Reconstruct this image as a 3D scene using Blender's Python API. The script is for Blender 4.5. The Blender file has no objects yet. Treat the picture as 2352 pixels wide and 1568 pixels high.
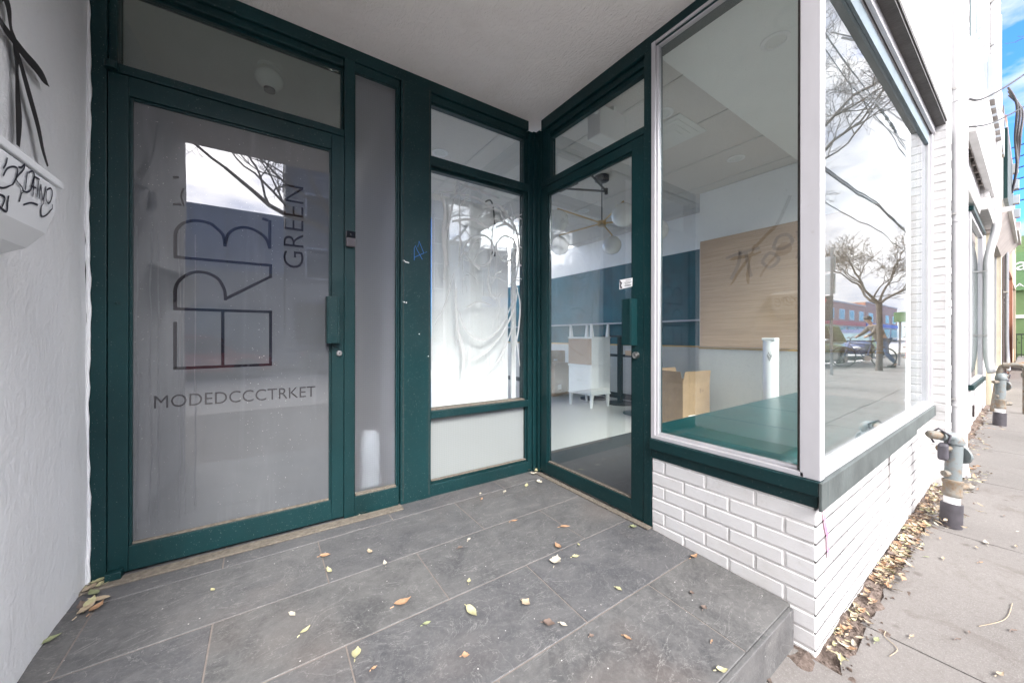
import bpy, math, random
from mathutils import Vector, Matrix
from math import radians as rad, sin, cos, pi
random.seed(7)
S = bpy.context.scene
COL = S.collection

# ------------------------------------------------------------------ camera
W_IMG = 2352.0
F_PX = 828.0
YAW = 34.61
cam = bpy.data.cameras.new('camera')
cam.sensor_fit = 'HORIZONTAL'; cam.sensor_width = 36.0
cam.lens = F_PX / W_IMG * 36.0
cam.shift_y = -(784 - 774) / W_IMG
cam.clip_start = 0.02; cam.clip_end = 2000
co = bpy.data.objects.new('camera', cam); COL.objects.link(co)
co.location = (0, 0, 1.02)
co.rotation_euler = (rad(90), rad(-0.08), rad(-YAW))
S.camera = co

# ------------------------------------------------------------------ world, sun, exposure
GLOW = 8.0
SUN_EL, SUN_AZ = 42.0, 190.0        # azimuth measured clockwise from +Y
w = bpy.data.worlds.new("World"); S.world = w; w.use_nodes = True
nt = w.node_tree; nt.nodes.clear()
def wn(t, **k):
    n = nt.nodes.new(t)
    for a, b in k.items(): setattr(n, a, b)
    return n
out = wn('ShaderNodeOutputWorld'); bg = wn('ShaderNodeBackground')
sky = wn('ShaderNodeTexSky', sky_type='NISHITA', sun_disc=False)
sky.sun_elevation = rad(SUN_EL); sky.sun_rotation = rad(SUN_AZ)
sky.air_density = 1.0; sky.dust_density = 0.6; sky.ozone_density = 2.0
tc = wn('ShaderNodeTexCoord'); mp = wn('ShaderNodeMapping'); mp.inputs['Scale'].default_value = (1, 1, 2.2)
nz = wn('ShaderNodeTexNoise'); nz.inputs['Scale'].default_value = 3.4; nz.inputs['Detail'].default_value = 9; nz.inputs['Roughness'].default_value = .56
mp.inputs['Location'].default_value = (0.42, 0.3, 0.15)
rp = wn('ShaderNodeValToRGB'); rp.color_ramp.elements[0].position = .46; rp.color_ramp.elements[1].position = .60
# heavier cloud cover on the street side (-Y), broken cloud with blue over the far end of the street
sep = wn('ShaderNodeSeparateXYZ'); cov = wn('ShaderNodeMath', operation='MULTIPLY_ADD'); cov.inputs[1].default_value = -.80; cov.inputs[2].default_value = .36
covx = wn('ShaderNodeMath', operation='MULTIPLY_ADD'); covx.inputs[1].default_value = -.42
add = wn('ShaderNodeMath', operation='ADD')
nt.links.new(tc.outputs['Generated'], mp.inputs[0]); nt.links.new(mp.outputs[0], nz.inputs[0])
nt.links.new(tc.outputs['Generated'], sep.inputs[0]); nt.links.new(sep.outputs['Y'], cov.inputs[0])
nt.links.new(nz.outputs['Fac'], add.inputs[0]); nt.links.new(sep.outputs['X'], covx.inputs[0]); nt.links.new(cov.outputs[0], covx.inputs[2]); nt.links.new(covx.outputs[0], add.inputs[1]); nt.links.new(add.outputs[0], rp.inputs[0])
mx = wn('ShaderNodeMixRGB')
nz2 = wn('ShaderNodeTexNoise'); nz2.inputs['Scale'].default_value = 6; nz2.inputs['Detail'].default_value = 6
nt.links.new(mp.outputs[0], nz2.inputs[0])
cc = wn('ShaderNodeValToRGB'); cc.color_ramp.elements[0].color = (.45, .485, .62, 1); cc.color_ramp.elements[1].color = (1.33, 1.27, 1.24, 1)
cc.color_ramp.elements[0].position = .3; cc.color_ramp.elements[1].position = .65
nt.links.new(nz2.outputs['Fac'], cc.inputs[0])
# cloud brightened towards the sun's side (-Y), added to light the recess
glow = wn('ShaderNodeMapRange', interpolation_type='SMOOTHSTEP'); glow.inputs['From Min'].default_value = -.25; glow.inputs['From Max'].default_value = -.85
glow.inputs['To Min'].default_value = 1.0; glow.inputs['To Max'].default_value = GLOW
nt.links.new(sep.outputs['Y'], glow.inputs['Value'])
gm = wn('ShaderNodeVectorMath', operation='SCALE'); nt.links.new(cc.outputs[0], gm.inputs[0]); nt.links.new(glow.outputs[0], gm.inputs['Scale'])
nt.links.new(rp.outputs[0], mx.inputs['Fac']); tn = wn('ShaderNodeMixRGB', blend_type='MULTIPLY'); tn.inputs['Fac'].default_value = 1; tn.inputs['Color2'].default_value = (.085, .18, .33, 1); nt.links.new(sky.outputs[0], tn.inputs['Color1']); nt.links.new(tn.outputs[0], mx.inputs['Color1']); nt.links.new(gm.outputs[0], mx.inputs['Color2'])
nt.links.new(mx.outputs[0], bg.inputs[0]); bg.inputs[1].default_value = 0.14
nt.links.new(bg.outputs[0], out.inputs[0])

sl = bpy.data.lights.new('sun', 'SUN'); sl.energy = .7; sl.angle = rad(22); sl.color = (1, .965, .92)
so = bpy.data.objects.new('sun', sl); COL.objects.link(so)
az = rad(SUN_AZ); el = rad(SUN_EL)
sd = Vector((sin(az) * cos(el), cos(az) * cos(el), sin(el)))
so.rotation_euler = (-sd).to_track_quat('-Z', 'Y').to_euler(); so.location = (0, -20, 30)

S.view_settings.view_transform = 'Standard'; S.view_settings.look = 'None'
S.view_settings.exposure = 3.48; S.view_settings.gamma = 1.0
cy = S.cycles
cy.max_bounces = 10; cy.diffuse_bounces = 6; cy.glossy_bounces = 5; cy.transmission_bounces = 8
cy.transparent_max_bounces = 24; cy.use_denoising = True; cy.sample_clamp_indirect = 6.0
cy.caustics_reflective = False; cy.caustics_refractive = True; cy.blur_glossy = .3

# ------------------------------------------------------------------ materials
MATS = {}
class NM:
    def __init__(s, name):
        s.m = bpy.data.materials.new(name); s.m.use_nodes = True
        s.t = s.m.node_tree; s.t.nodes.clear()
        s.out = s.n('ShaderNodeOutputMaterial')
        s.tc = s.n('ShaderNodeTexCoord')
        s.geo = None
    def n(s, t, **k):
        x = s.t.nodes.new(t)
        for a, b in k.items(): setattr(x, a, b)
        return x
    def l(s, a, b): s.t.links.new(a, b)
    def pos(s):
        if s.geo is None: s.geo = s.n('ShaderNodeNewGeometry')
        return s.geo.outputs['Position']
    def mapping(s, sc=(1, 1, 1), rot=(0, 0, 0)):
        m = s.n('ShaderNodeMapping'); m.inputs['Scale'].default_value = sc; m.inputs['Rotation'].default_value = rot
        s.l(s.pos(), m.inputs[0]); return m.outputs[0]
    def noise(s, scale, detail=4, rough=.5, sc=(1, 1, 1), dist=0, rot=(0, 0, 0)):
        x = s.n('ShaderNodeTexNoise'); x.inputs['Scale'].default_value = scale; x.inputs['Detail'].default_value = detail
        x.inputs['Roughness'].default_value = rough; x.inputs['Distortion'].default_value = dist
        s.l(s.mapping(sc, rot), x.inputs[0]); return x.outputs['Fac']
    def ramp(s, fac, stops):
        r = s.n('ShaderNodeValToRGB'); e = r.color_ramp.elements
        while len(e) < len(stops): e.new(.5)
        for i, (p, c) in enumerate(stops):
            e[i].position = p; e[i].color = (c if len(c) == 4 else (*c, 1)) if hasattr(c, '__len__') else (c, c, c, 1)
        s.l(fac, r.inputs[0]); return r.outputs[0]
    def mix(s, fac, a, b, mode='MIX'):
        m = s.n('ShaderNodeMixRGB', blend_type=mode)
        for v, i in ((fac, 'Fac'), (a, 'Color1'), (b, 'Color2')):
            if hasattr(v, 'is_output'): s.l(v, m.inputs[i])
            elif i == 'Fac': m.inputs[i].default_value = v
            else: m.inputs[i].default_value = (*v, 1) if len(v) == 3 else v
        return m.outputs[0]
    def math(s, op, a, b=None, c=None):
        m = s.n('ShaderNodeMath', operation=op)
        for i, v in enumerate((a, b, c)):
            if v is None: continue
            if hasattr(v, 'is_output'): s.l(v, m.inputs[i])
            else: m.inputs[i].default_value = v
        return m.outputs[0]
    def bump(s, h, strength=.3, dist=.01, prev=None):
        b = s.n('ShaderNodeBump'); b.inputs['Strength'].default_value = strength; b.inputs['Distance'].default_value = dist
        s.l(h, b.inputs['Height'])
        if prev is not None: s.l(prev, b.inputs['Normal'])
        return b.outputs[0]
    def bsdf(s, col, rough=.5, normal=None, metal=0, spec=.5, coat=0, **k):
        b = s.n('ShaderNodeBsdfPrincipled')
        for key, v in (('Base Color', col), ('Roughness', rough), ('Metallic', metal), ('Specular IOR Level', spec), ('Coat Weight', coat)):
            if hasattr(v, 'is_output'): s.l(v, b.inputs[key])
            elif key == 'Base Color': b.inputs[key].default_value = (*v, 1)
            else: b.inputs[key].default_value = v
        for key, v in k.items(): b.inputs[key.replace('_', ' ')].default_value = v
        if normal is not None: s.l(normal, b.inputs['Normal'])
        return b.outputs[0]
    def fin(s, sh): s.l(sh, s.out.inputs[0]); MATS[s.m.name] = s.m; return s.m

def M(name): return MATS[name]

def simple(name, col, rough=.5, var=.12, scale=12, metal=0, spec=.5, bump=0, coat=0, bscale=60):
    a = NM(name); f = a.noise(scale, 5, .6)
    c = a.mix(a.ramp(f, [(.3, 0.0), (.7, 1.0)]), tuple(x * (1 - var) for x in col), tuple(min(1, x * (1 + var)) for x in col))
    nrm = a.bump(a.noise(bscale, 4), bump, .004) if bump else None
    return a.fin(a.bsdf(c, rough, nrm, metal, spec, coat))

# green painted aluminium with dust and scuffs
a = NM('green_paint')
c0 = a.mix(a.ramp(a.noise(3, 4, .6, (1, 1, .35)), [(.3, 0.), (.75, 1.)]), (.0045, .023, .025), (.006, .037, .041))
sp = a.ramp(a.noise(170, 2, .5), [(.685, 0.), (.72, 1.)]); c1 = a.mix(a.math('MULTIPLY', sp, .45), c0, (.26, .28, .27))
drt = a.ramp(a.noise(9, 6, .7, (1, 1, .25)), [(.60, 0.), (.85, 1.)]); c1 = a.mix(a.math('MULTIPLY', drt, .22), c1, (.09, .085, .07))
a.fin(a.bsdf(c1, a.ramp(a.noise(7, 5, .6), [(.3, .30), (.8, .52)]), a.bump(a.noise(300, 2), .08, .001), spec=.3))
# silver/lilac painted window metal
a = NM('silver_metal')
c0 = a.mix(a.ramp(a.noise(6, 4, .6, (1, 1, .3)), [(.3, 0.), (.8, 1.)]), (.52, .51, .53), (.63, .62, .64))
dirt = a.ramp(a.noise(14, 6, .7), [(.62, 0.), (.8, 1.)]); c0 = a.mix(a.math('MULTIPLY', dirt, .4), c0, (.32, .27, .2))
a.fin(a.bsdf(c0, .38, None, .25))
simple('dirty_gasket', (.05, .045, .04), .8, .4, 40)
# grout/dust on the sill ledges
simple('ledge_dust', (.15, .13, .105), .9, .35, 60)
# painted brick
def brickpaint(name, base, dirty):
    a = NM(name)
    f = a.ramp(a.noise(5, 6, .65), [(.45, 0.), (.8, 1.)])
    c0 = a.mix(a.math('MULTIPLY', f, .45), base, dirty)
    c0 = a.mix(a.math('MULTIPLY', a.ramp(a.noise(13, 7, .75), [(.58, 0.), (.72, 1.)]), .4), c0, tuple(x * .8 for x in dirty))
    sp = a.ramp(a.noise(120, 3, .6), [(.68, 0.), (.76, 1.)]); c0 = a.mix(a.math('MULTIPLY', sp, .25), c0, (.35, .31, .27))
    isl = a.n('ShaderNodeNewGeometry').outputs['Random Per Island']
    c0 = a.mix(a.math('MULTIPLY', isl, .10), c0, dirty)
    n1 = a.bump(a.noise(38, 6, .6), .35, .004); n1 = a.bump(a.noise(220, 3), .25, .001, n1)
    a.fin(a.bsdf(c0, .55, n1, spec=.35))
brickpaint('white_brick_paint', (.66, .655, .655), (.52, .49, .45))
brickpaint('cream_brick_paint', (.74, .68, .52), (.5, .44, .34))
brickpaint('green_brick_paint', (.20, .30, .13), (.15, .22, .10))
brickpaint('dark_brick', (.10, .075, .07), (.06, .05, .05))
brickpaint('red_brick', (.38, .16, .10), (.28, .13, .09))
brickpaint('beige_brick', (.46, .37, .27), (.34, .27, .20))
simple('mortar_paint', (.60, .585, .57), .8, .15, 20, bump=.4)
simple('joint_shade', (.11, .105, .105), .9, .5, 14)  # mortar coloured dark as joint shade, so courses show on overexposed street brick
simple('crack_dark', (.03, .02, .02), .9)
# left stucco wall: thick vertical brush drags
a = NM('stucco_wall')
f = a.noise(2.2, 5, .6, (1, 1, .5)); c0 = a.mix(a.ramp(f, [(.3, 0.), (.75, 1.)]), (.80, .815, .84), (.87, .88, .89))
h1 = a.noise(11, 8, .66, (1, 1, .55), 1.1); h2 = a.noise(70, 5, .65, (1, 1, .6), .6)
lum = a.ramp(h1, [(.35, 0.), (.7, 1.)]); c0 = a.mix(a.math('MULTIPLY', lum, .15), c0, (.78, .76, .74)); c0 = a.mix(a.math('MULTIPLY', a.ramp(a.noise(30, 6, .7, (1, 1, .2)), [(.62, 0.), (.75, 1.)]), .25), c0, (.55, .53, .50))
nn = a.bump(h1, .6, .012); nn = a.bump(h2, .7, .005, nn)
a.fin(a.bsdf(c0, .6, nn, spec=.3))
# trowelled plaster soffit
a = NM('trowel_plaster')
f = a.noise(1.3, 4, .6); c0 = a.mix(a.ramp(f, [(.35, 0.), (.7, 1.)]), (.90, .855, .83), (.94, .90, .875))
h1 = a.noise(9, 5, .55, (1, 1, 1), 2.6); ridge = a.ramp(h1, [(.44, 0.), (.50, 1.), (.58, 0.)])
h2 = a.noise(26, 5, .6, (1, .35, 1), 1.5, (0, 0, .6))
c0 = a.mix(a.math('MULTIPLY', a.ramp(a.noise(2.6, 6, .65), [(.5, 0.), (.75, 1.)]), .35), c0, (.72, .66, .60))
nn = a.bump(ridge, .40, .006); nn = a.bump(h2, .7, .009, nn)
a.fin(a.bsdf(c0, .7, nn, spec=.3))
# slate tiles
a = NM('slate')
f1 = a.noise(5.5, 9, .68, (1, 1, 1), .9); f2 = a.noise(28, 8, .7, (1, 1, 1), 1.2)
c0 = a.mix(a.ramp(f1, [(.3, 0.), (.68, 1.)]), (.055, .056, .057), (.140, .137, .133))
c0 = a.mix(a.math('MULTIPLY', a.ramp(f2, [(.47, 0.), (.66, 1.)]), .7), c0, (.15, .148, .144))
c0 = a.mix(a.math('MULTIPLY', a.ramp(a.noise(1.1, 4, .6), [(.52, 0.), (.72, 1.)]), .35), c0, (.17, .125, .10))
isl = a.n('ShaderNodeNewGeometry').outputs['Random Per Island']
c0 = a.mix(a.math('MULTIPLY', a.ramp(isl, [(.0, 0.), (1., 1.)]), .30), c0, (.05, .055, .075))
f9 = a.noise(95, 6, .75, (1, 1, 1), .5); c0 = a.mix(a.math('MULTIPLY', a.ramp(f9, [(.5, 0.), (.72, 1.)]), .45), c0, (.19, .187, .183)); c0 = a.mix(a.math('MULTIPLY', a.ramp(a.noise(16, 7, .75), [(.60, 0.), (.78, 1.)]), .5), c0, (.045, .045, .048))
vein = a.ramp(a.noise(3.2, 6, .6, (1, 2.2, 1), 1.8, (0, 0, .5)), [(.495, 0.), (.5, 1.), (.505, 0.)])
c0 = a.mix(a.math('MULTIPLY', vein, .35), c0, (.42, .41, .39))
vor = a.n('ShaderNodeTexVoronoi'); vor.inputs['Scale'].default_value = 26; a.l(a.mapping(), vor.inputs[0])
spk = a.ramp(vor.outputs['Distance'], [(.045, 1.), (.075, 0.)])
msk = a.ramp(a.noise(9, 3), [(.5, 0.), (.56, 1.)])
c0 = a.mix(a.math('MULTIPLY', a.math('MULTIPLY', spk, msk), .85), c0, (.62, .60, .57))
nn = a.bump(f2, .35, .004); nn = a.bump(f1, .3, .01, nn)
a.fin(a.bsdf(c0, a.ramp(f2, [(.3, .42), (.7, .68)]), nn, spec=.4))
simple('grout', (.19, .165, .148), .9, .2, 30, bump=.3)
# concrete sidewalk
a = NM('sidewalk_concrete')
f1 = a.noise(.9, 6, .6); f2 = a.noise(60, 5, .7); f3 = a.noise(240, 2, .5); f4 = a.noise(3.5, 7, .7, (1, 1, 1), .6)
c0 = a.mix(a.ramp(f1, [(.3, 0.), (.7, 1.)]), (.150, .139, .131), (.205, .192, .181))
c0 = a.mix(a.math('MULTIPLY', a.ramp(f2, [(.4, 0.), (.7, 1.)]), .5), c0, (.12, .109, .10))
c0 = a.mix(a.math('MULTIPLY', a.ramp(f3, [(.55, 0.), (.68, 1.)]), .5), c0, (.30, .285, .27))
c0 = a.mix(a.math('MULTIPLY', a.ramp(f4, [(.56, 0.), (.70, 1.)]), .45), c0, (.085, .068, .056))
vor = a.n('ShaderNodeTexVoronoi'); vor.inputs['Scale'].default_value = 7; a.l(a.mapping((1, 1.3, 1)), vor.inputs[0])
spk = a.ramp(vor.outputs['Distance'], [(.10, 1.), (.22, 0.)]); msk = a.ramp(a.noise(5, 3), [(.55, 0.), (.62, 1.)])
c0 = a.mix(a.math('MULTIPLY', a.math('MULTIPLY', spk, msk), .55), c0, (.07, .055, .048))
nn = a.bump(f2, .5, .003); nn = a.bump(f3, .5, .002, nn)
a.fin(a.bsdf(c0, .85, nn, spec=.3))
a = NM('soil')
f1 = a.noise(40, 7, .75); c0 = a.mix(a.ramp(f1, [(.35, 0.), (.7, 1.)]), (.10, .075, .062), (.27, .215, .185))
a.fin(a.bsdf(c0, .95, a.bump(f1, .9, .02), spec=.2))
a = NM('asphalt')
f1 = a.noise(90, 5, .7); c0 = a.mix(a.ramp(f1, [(.35, 0.), (.7, 1.)]), (.33, .32, .31), (.43, .42, .41))
a.fin(a.bsdf(c0, .85, a.bump(f1, .5, .006), spec=.3))

# glass: thin pane, mirror reflection by Fresnel (both faces), rest passes straight through
def glassmat(name, tint=(.93, .955, .95), dirt=.04, ior=1.52, gain=1.0, wav=0.0):
    a = NM(name)
    g = a.n('ShaderNodeNewGeometry')
    i = a.n('ShaderNodeMath', operation='MULTIPLY_ADD'); i.inputs[1].default_value = 1 / ior - ior; i.inputs[2].default_value = ior
    a.l(g.outputs['Backfacing'], i.inputs[0])
    fr = a.n('ShaderNodeFresnel'); a.l(i.outputs[0], fr.inputs['IOR'])
    F = fr.outputs[0]
    fac = a.math('DIVIDE', a.math('MULTIPLY', F, 2.0 * gain), a.math('ADD', F, 1.0))
    fac = a.math('MINIMUM', fac, 1.0)
    tr = a.n('ShaderNodeBsdfTransparent'); tr.inputs[0].default_value = (*tint, 1)
    gl = a.n('ShaderNodeBsdfGlossy'); gl.inputs['Roughness'].default_value = 0.0; gl.inputs['Color'].default_value = (.96, .98, 1, 1)
    if wav:
        nb = a.bump(a.noise(1.1, 2), wav, .02); a.l(nb, gl.inputs['Normal'])
    m1 = a.n('ShaderNodeMixShader'); a.l(fac, m1.inputs[0]); a.l(tr.outputs[0], m1.inputs[1]); a.l(gl.outputs[0], m1.inputs[2])
    df = a.n('ShaderNodeBsdfDiffuse'); df.inputs[0].default_value = (.6, .6, .58, 1)
    d = a.ramp(a.noise(5, 6, .7, (1, 1, .3)), [(.35, 0.), (.8, 1.)])
    sp = a.ramp(a.noise(150, 2, .5), [(.715, 0.), (.75, 1.)])
    dd = a.math('ADD', a.math('MULTIPLY', d, dirt), a.math('MULTIPLY', sp, .25))
    m2 = a.n('ShaderNodeMixShader'); a.l(dd, m2.inputs[0]); a.l(m1.outputs[0], m2.inputs[1]); a.l(df.outputs[0], m2.inputs[2])
    return a.fin(m2.outputs[0])
glassmat('clear_glass', (.97, .985, .98), .012); glassmat('street_glass', (.90, .94, .93), .03, 1.52, 1.0, .05)
glassmat('dark_glass', (.85, .9, .88), .03, 1.55, 1.1)
# frosted film behind door glass: grey diffuse film under a mirror-flat glass face
def coated(name, col, streak=0.0, refl=1.7, rough=0.0, trans=0.0):
    a = NM(name)
    f = a.ramp(a.noise(3, 4, .6, (1, 1, .5)), [(.3, 0.), (.8, 1.)])
    c0 = a.mix(f, tuple(x * .92 for x in col), tuple(x * 1.08 for x in col))
    if streak:
        st = a.ramp(a.noise(9, 5, .6, (1, 1, .07), .5), [(.55, 0.), (.72, 1.)]); c0 = a.mix(a.math('MULTIPLY', st, streak), c0, (.24, .25, .26)); c0 = a.mix(a.math('MULTIPLY', a.ramp(a.noise(2.2, 5, .6, (1, 1, .6)), [(.45, 0.), (.7, 1.)]), streak), c0, (.20, .21, .22))
        sp = a.ramp(a.noise(150, 2), [(.72, 0.), (.75, 1.)]); c0 = a.mix(a.math('MULTIPLY', sp, .5), c0, (.6, .6, .58))
    df = a.n('ShaderNodeBsdfDiffuse'); a.l(c0, df.inputs[0]); sh = df.outputs[0]
    if trans:
        t = a.n('ShaderNodeBsdfTranslucent'); a.l(c0, t.inputs[0]); m = a.n('ShaderNodeMixShader'); m.inputs[0].default_value = trans
        a.l(sh, m.inputs[1]); a.l(t.outputs[0], m.inputs[2]); sh = m.outputs[0]
    fr = a.n('ShaderNodeFresnel'); fr.inputs[0].default_value = refl
    gl = a.n('ShaderNodeBsdfGlossy'); gl.inputs['Roughness'].default_value = rough
    m = a.n('ShaderNodeMixShader'); a.l(fr.outputs[0], m.inputs[0]); a.l(sh, m.inputs[1]); a.l(gl.outputs[0], m.inputs[2])
    return a.fin(m.outputs[0])
coated('frosted_film', (.092, .098, .106), .16, 2.0)
coated('cut_lettering', (.015, .014, .018), 0, 1.85)
coated('transom_film', (.045, .052, .048), 0, 1.5)
# cast wired glass
def wired(name, opac, col):
    a = NM(name)
    p = a.n('ShaderNodeSeparateXYZ'); a.l(a.pos(), p.inputs[0])
    def line(o, off=0):
        fr_ = a.math('FRACT', a.math('MULTIPLY', o, 1 / .0127)); return a.math('GREATER_THAN', fr_, .87)
    wire = a.math('MAXIMUM', line(p.outputs['X']), line(p.outputs['Z']))
    h = a.noise(70, 4, .6); 
    df = a.n('ShaderNodeBsdfDiffuse'); df.inputs[0].default_value = (*col, 1)
    gl = a.n('ShaderNodeBsdfTransparent'); gl.inputs[0].default_value = (.85, .87, .9, 1)
    if opac < .3:
        rf = a.n('ShaderNodeBsdfRefraction'); rf.inputs['Roughness'].default_value = .34; rf.inputs['IOR'].default_value = 1.12; rf.inputs[0].default_value = (.9, .92, .95, 1); mr = a.n('ShaderNodeMixShader'); mr.inputs[0].default_value = .8; a.l(gl.outputs[0], mr.inputs[1]); a.l(rf.outputs[0], mr.inputs[2]); gl = mr
    m = a.n('ShaderNodeMixShader'); m.inputs[0].default_value = opac; a.l(gl.outputs[0], m.inputs[1]); a.l(df.outputs[0], m.inputs[2])
    g2 = a.n('ShaderNodeBsdfGlossy'); g2.inputs['Roughness'].default_value = .22; a.l(a.bump(h, .25, .003), g2.inputs['Normal'])
    fr = a.n('ShaderNodeFresnel'); fr.inputs[0].default_value = 1.55; a.l(a.bump(h, .25, .003), fr.inputs['Normal'])
    m2 = a.n('ShaderNodeMixShader'); a.l(fr.outputs[0], m2.inputs[0]); a.l(m.outputs[0], m2.inputs[1]); a.l(g2.outputs[0], m2.inputs[2])
    wd = a.n('ShaderNodeBsdfDiffuse'); wd.inputs[0].default_value = (.33, .33, .33, 1)
    m3 = a.n('ShaderNodeMixShader'); a.l(a.math('MULTIPLY', wire, .14 if opac < .3 else .4), m3.inputs[0]); a.l(m2.outputs[0], m3.inputs[1]); a.l(wd.outputs[0], m3.inputs[2])
    return a.fin(m3.outputs[0])
wired('wired_glass', .10, (.5, .52, .56)); wired('wired_glass_backed', .6, (.40, .43, .42))

simple('white_paint', (.80, .80, .79), .45, .04, 6)
simple('interior_white', (.88, .88, .86), .7, .03, 3, bump=.08)
simple('interior_grey', (.72, .73, .70), .7, .05, 3)
simple('gypsum', (.82, .83, .80), .8, .03, 3)
a = NM('ceiling_tile'); f = a.noise(130, 4, .7); c0 = a.mix(a.ramp(f, [(.4, 0.), (.62, 1.)]), (.60, .575, .54), (.74, .71, .67))
a.fin(a.bsdf(c0, .9, a.bump(f, .5, .004)))
simple('tbar', (.6, .58, .55), .6, .05)
simple('teal_wall', (.002, .085, .110), .5, .35, 3, bump=.1)
simple('teal_vinyl', (.004, .075, .075), .28, .3, 4, bump=.1)
a = NM('terrazzo_panel'); f = a.noise(70, 3, .6, (1, 1, 2)); c0 = a.mix(a.ramp(f, [(.60, 0.), (.68, 1.)]), (.54, .55, .53), (.32, .34, .33))
a.fin(a.bsdf(c0, .5))
a = NM('oak_panel'); f = a.noise(6, 6, .6, (1, .25, 9), .3); f2 = a.noise(60, 3, .5, (1, .06, 4))
c0 = a.mix(a.ramp(f, [(.3, 0.), (.7, 1.)]), (.50, .34, .22), (.62, .45, .31)); c0 = a.mix(a.math('MULTIPLY', a.ramp(f2, [(.4, 0.), (.62, 1.)]), .5), c0, (.36, .235, .15))
a.fin(a.bsdf(c0, .5, None, spec=.3))
a = NM('shop_floor_vinyl'); f = a.noise(50, 4, .7); c0 = a.mix(a.ramp(f, [(.45, 0.), (.7, 1.)]), (.50, .485, .45), (.58, .565, .53))
a.fin(a.bsdf(c0, .35))
a = NM('mat_rubber'); f = a.noise(120, 4, .7); c0 = a.mix(f, (.035, .035, .038), (.07, .068, .066)); a.fin(a.bsdf(c0, .9, a.bump(f, .6, .004)))
a = NM('opal_globe'); a.fin(a.bsdf((.96, .95, .92), .25, None, spec=.5))
simple('brass', (.60, .40, .17), .3, .1, metal=1)
simple('black_metal', (.022, .022, .025), .45, .2)
simple('cardboard', (.35, .235, .14), .85, .1, 10)
simple('dark_cardboard', (.22, .14, .09), .9, .1, 10)
simple('kraft_board', (.38, .25, .17), .8, .08, 8)
simple('label_white', (.8, .78, .76), .7)
simple('lacquer_white', (.80, .81, .79), .35, .03, 4)
simple('paper_white', (.90, .90, .90), .8, .02, 2)
simple('frost_etch', (.50, .515, .51), .8, .05, 8)
simple('dark_print', (.04, .04, .045), .6)
simple('pink_paint', (.70, .22, .42), .7, .2)
simple('blue_marker', (.02, .16, .5), .5, .2)
simple('black_marker', (.015, .015, .03), .4, .2)
a = NM('black_spray'); f = a.noise(22, 6, .7); c0 = a.mix(a.ramp(f, [(.62, 0.), (.78, 1.)]), (.018, .017, .018), (.20, .20, .21)); a.fin(a.bsdf(c0, .6))
simple('purple_haze_paint', (.24, .25, .30), .7, .3, 5)
simple('mailbox_metal', (.76, .78, .80), .35, .03, 5)
simple('bell_grey', (.075, .065, .072), .35, .1)
simple('bell_black', (.008, .008, .009), .12, .1)
simple('steel', (.55, .54, .52), .3, .1, metal=1)
simple('socket_dark', (.05, .045, .04), .5)
# weathered gas pipe paint
a = NM('pipe_paint'); f = a.noise(18, 7, .7); c0 = a.mix(a.ramp(f, [(.52, 0.), (.68, 1.)]), (.17, .195, .20), (.19, .135, .09))
c0 = a.mix(a.math('MULTIPLY', a.ramp(a.noise(50, 5, .7), [(.6, 0.), (.68, 1.)]), .8), c0, (.16, .08, .04)); a.fin(a.bsdf(c0, .55, a.bump(f, .4, .004)))
a = NM('pipe_rust'); f = a.noise(22, 7, .7); c0 = a.mix(a.ramp(f, [(.42, 0.), (.62, 1.)]), (.19, .185, .165), (.19, .135, .085))
c0 = a.mix(a.math('MULTIPLY', a.ramp(a.noise(60, 5, .7), [(.58, 0.), (.66, 1.)]), .9), c0, (.14, .07, .035)); a.fin(a.bsdf(c0, .7, a.bump(f, .5, .004)))
simple('pipe_sleeve', (.055, .05, .058), .6, .25, 20, bump=.2)
simple('lock_grey', (.07, .065, .078), .6, .15, 20)
simple('downpipe_paint', (.60, .60, .605), .4, .05, 3)
simple('sign_metal', (.52, .515, .51), .45, .12, 3)
simple('sign_back', (.32, .29, .27), .7, .3, 6)
simple('sign_grey', (.46, .49, .52), .5, .1, 3)
simple('header_grey', (.085, .082, .08), .7, .3, 8, bump=.6)
simple('sill_flashing', (.075, .088, .086), .6, .3, 6, bump=.3)
simple('header_blue', (.15, .20, .23), .5, .2, 4)
simple('bark', (.095, .075, .062), .9, .3, 20, bump=.6)
simple('window_dark', (.05, .045, .045), .1, .3, 1)
simple('upper_window', (.16, .24, .27), .15, .2, 2)
simple('cornice', (.45, .40, .37), .7, .15, 4)
simple('blue_cladding', (.30, .35, .44), .6, .1, 1)
simple('grey_cladding', (.22, .22, .23), .6, .1, 1)
simple('beige_render', (.50, .46, .40), .7, .1, 1)
simple('kerb_concrete', (.40, .38, .36), .85, .15, 8, bump=.3)
simple('road_line', (.72, .70, .62), .7, .15, 10)
simple('awning_green', (.16, .30, .13), .6, .1)
simple('awning_red', (.45, .05, .04), .6, .1)
simple('banner_blue', (.04, .12, .45), .6, .1)
simple('banner_red', (.55, .07, .07), .6, .1)
simple('car_silver', (.30, .33, .33), .3, .05, metal=.5, coat=.6)
simple('car_red', (.40, .02, .02), .3, .05, coat=.8)
simple('car_black', (.03, .032, .036), .3, .05, coat=.8)
simple('car_blue', (.06, .09, .2), .3, .05, coat=.8)
simple('tyre', (.022, .022, .023), .8)
simple('rim', (.4, .4, .42), .35, .05, metal=.8)
simple('lamp_glass', (.7, .72, .75), .15)
simple('red_lamp', (.5, .02, .02), .2)
simple('skin', (.50, .32, .24), .5, .05)
simple('jacket', (.10, .085, .075), .8, .15)
simple('jeans', (.12, .20, .36), .8, .15)
simple('hair', (.04, .03, .025), .8)
simple('shoe', (.05, .045, .04), .7)
simple('rubber_black', (.02, .02, .022), .7)
simple('bird_black', (.012, .012, .015), .6)
simple('cable_black', (.02, .02, .022), .6)
simple('leafgreen', (.10, .17, .05), .7, .3)
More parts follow.
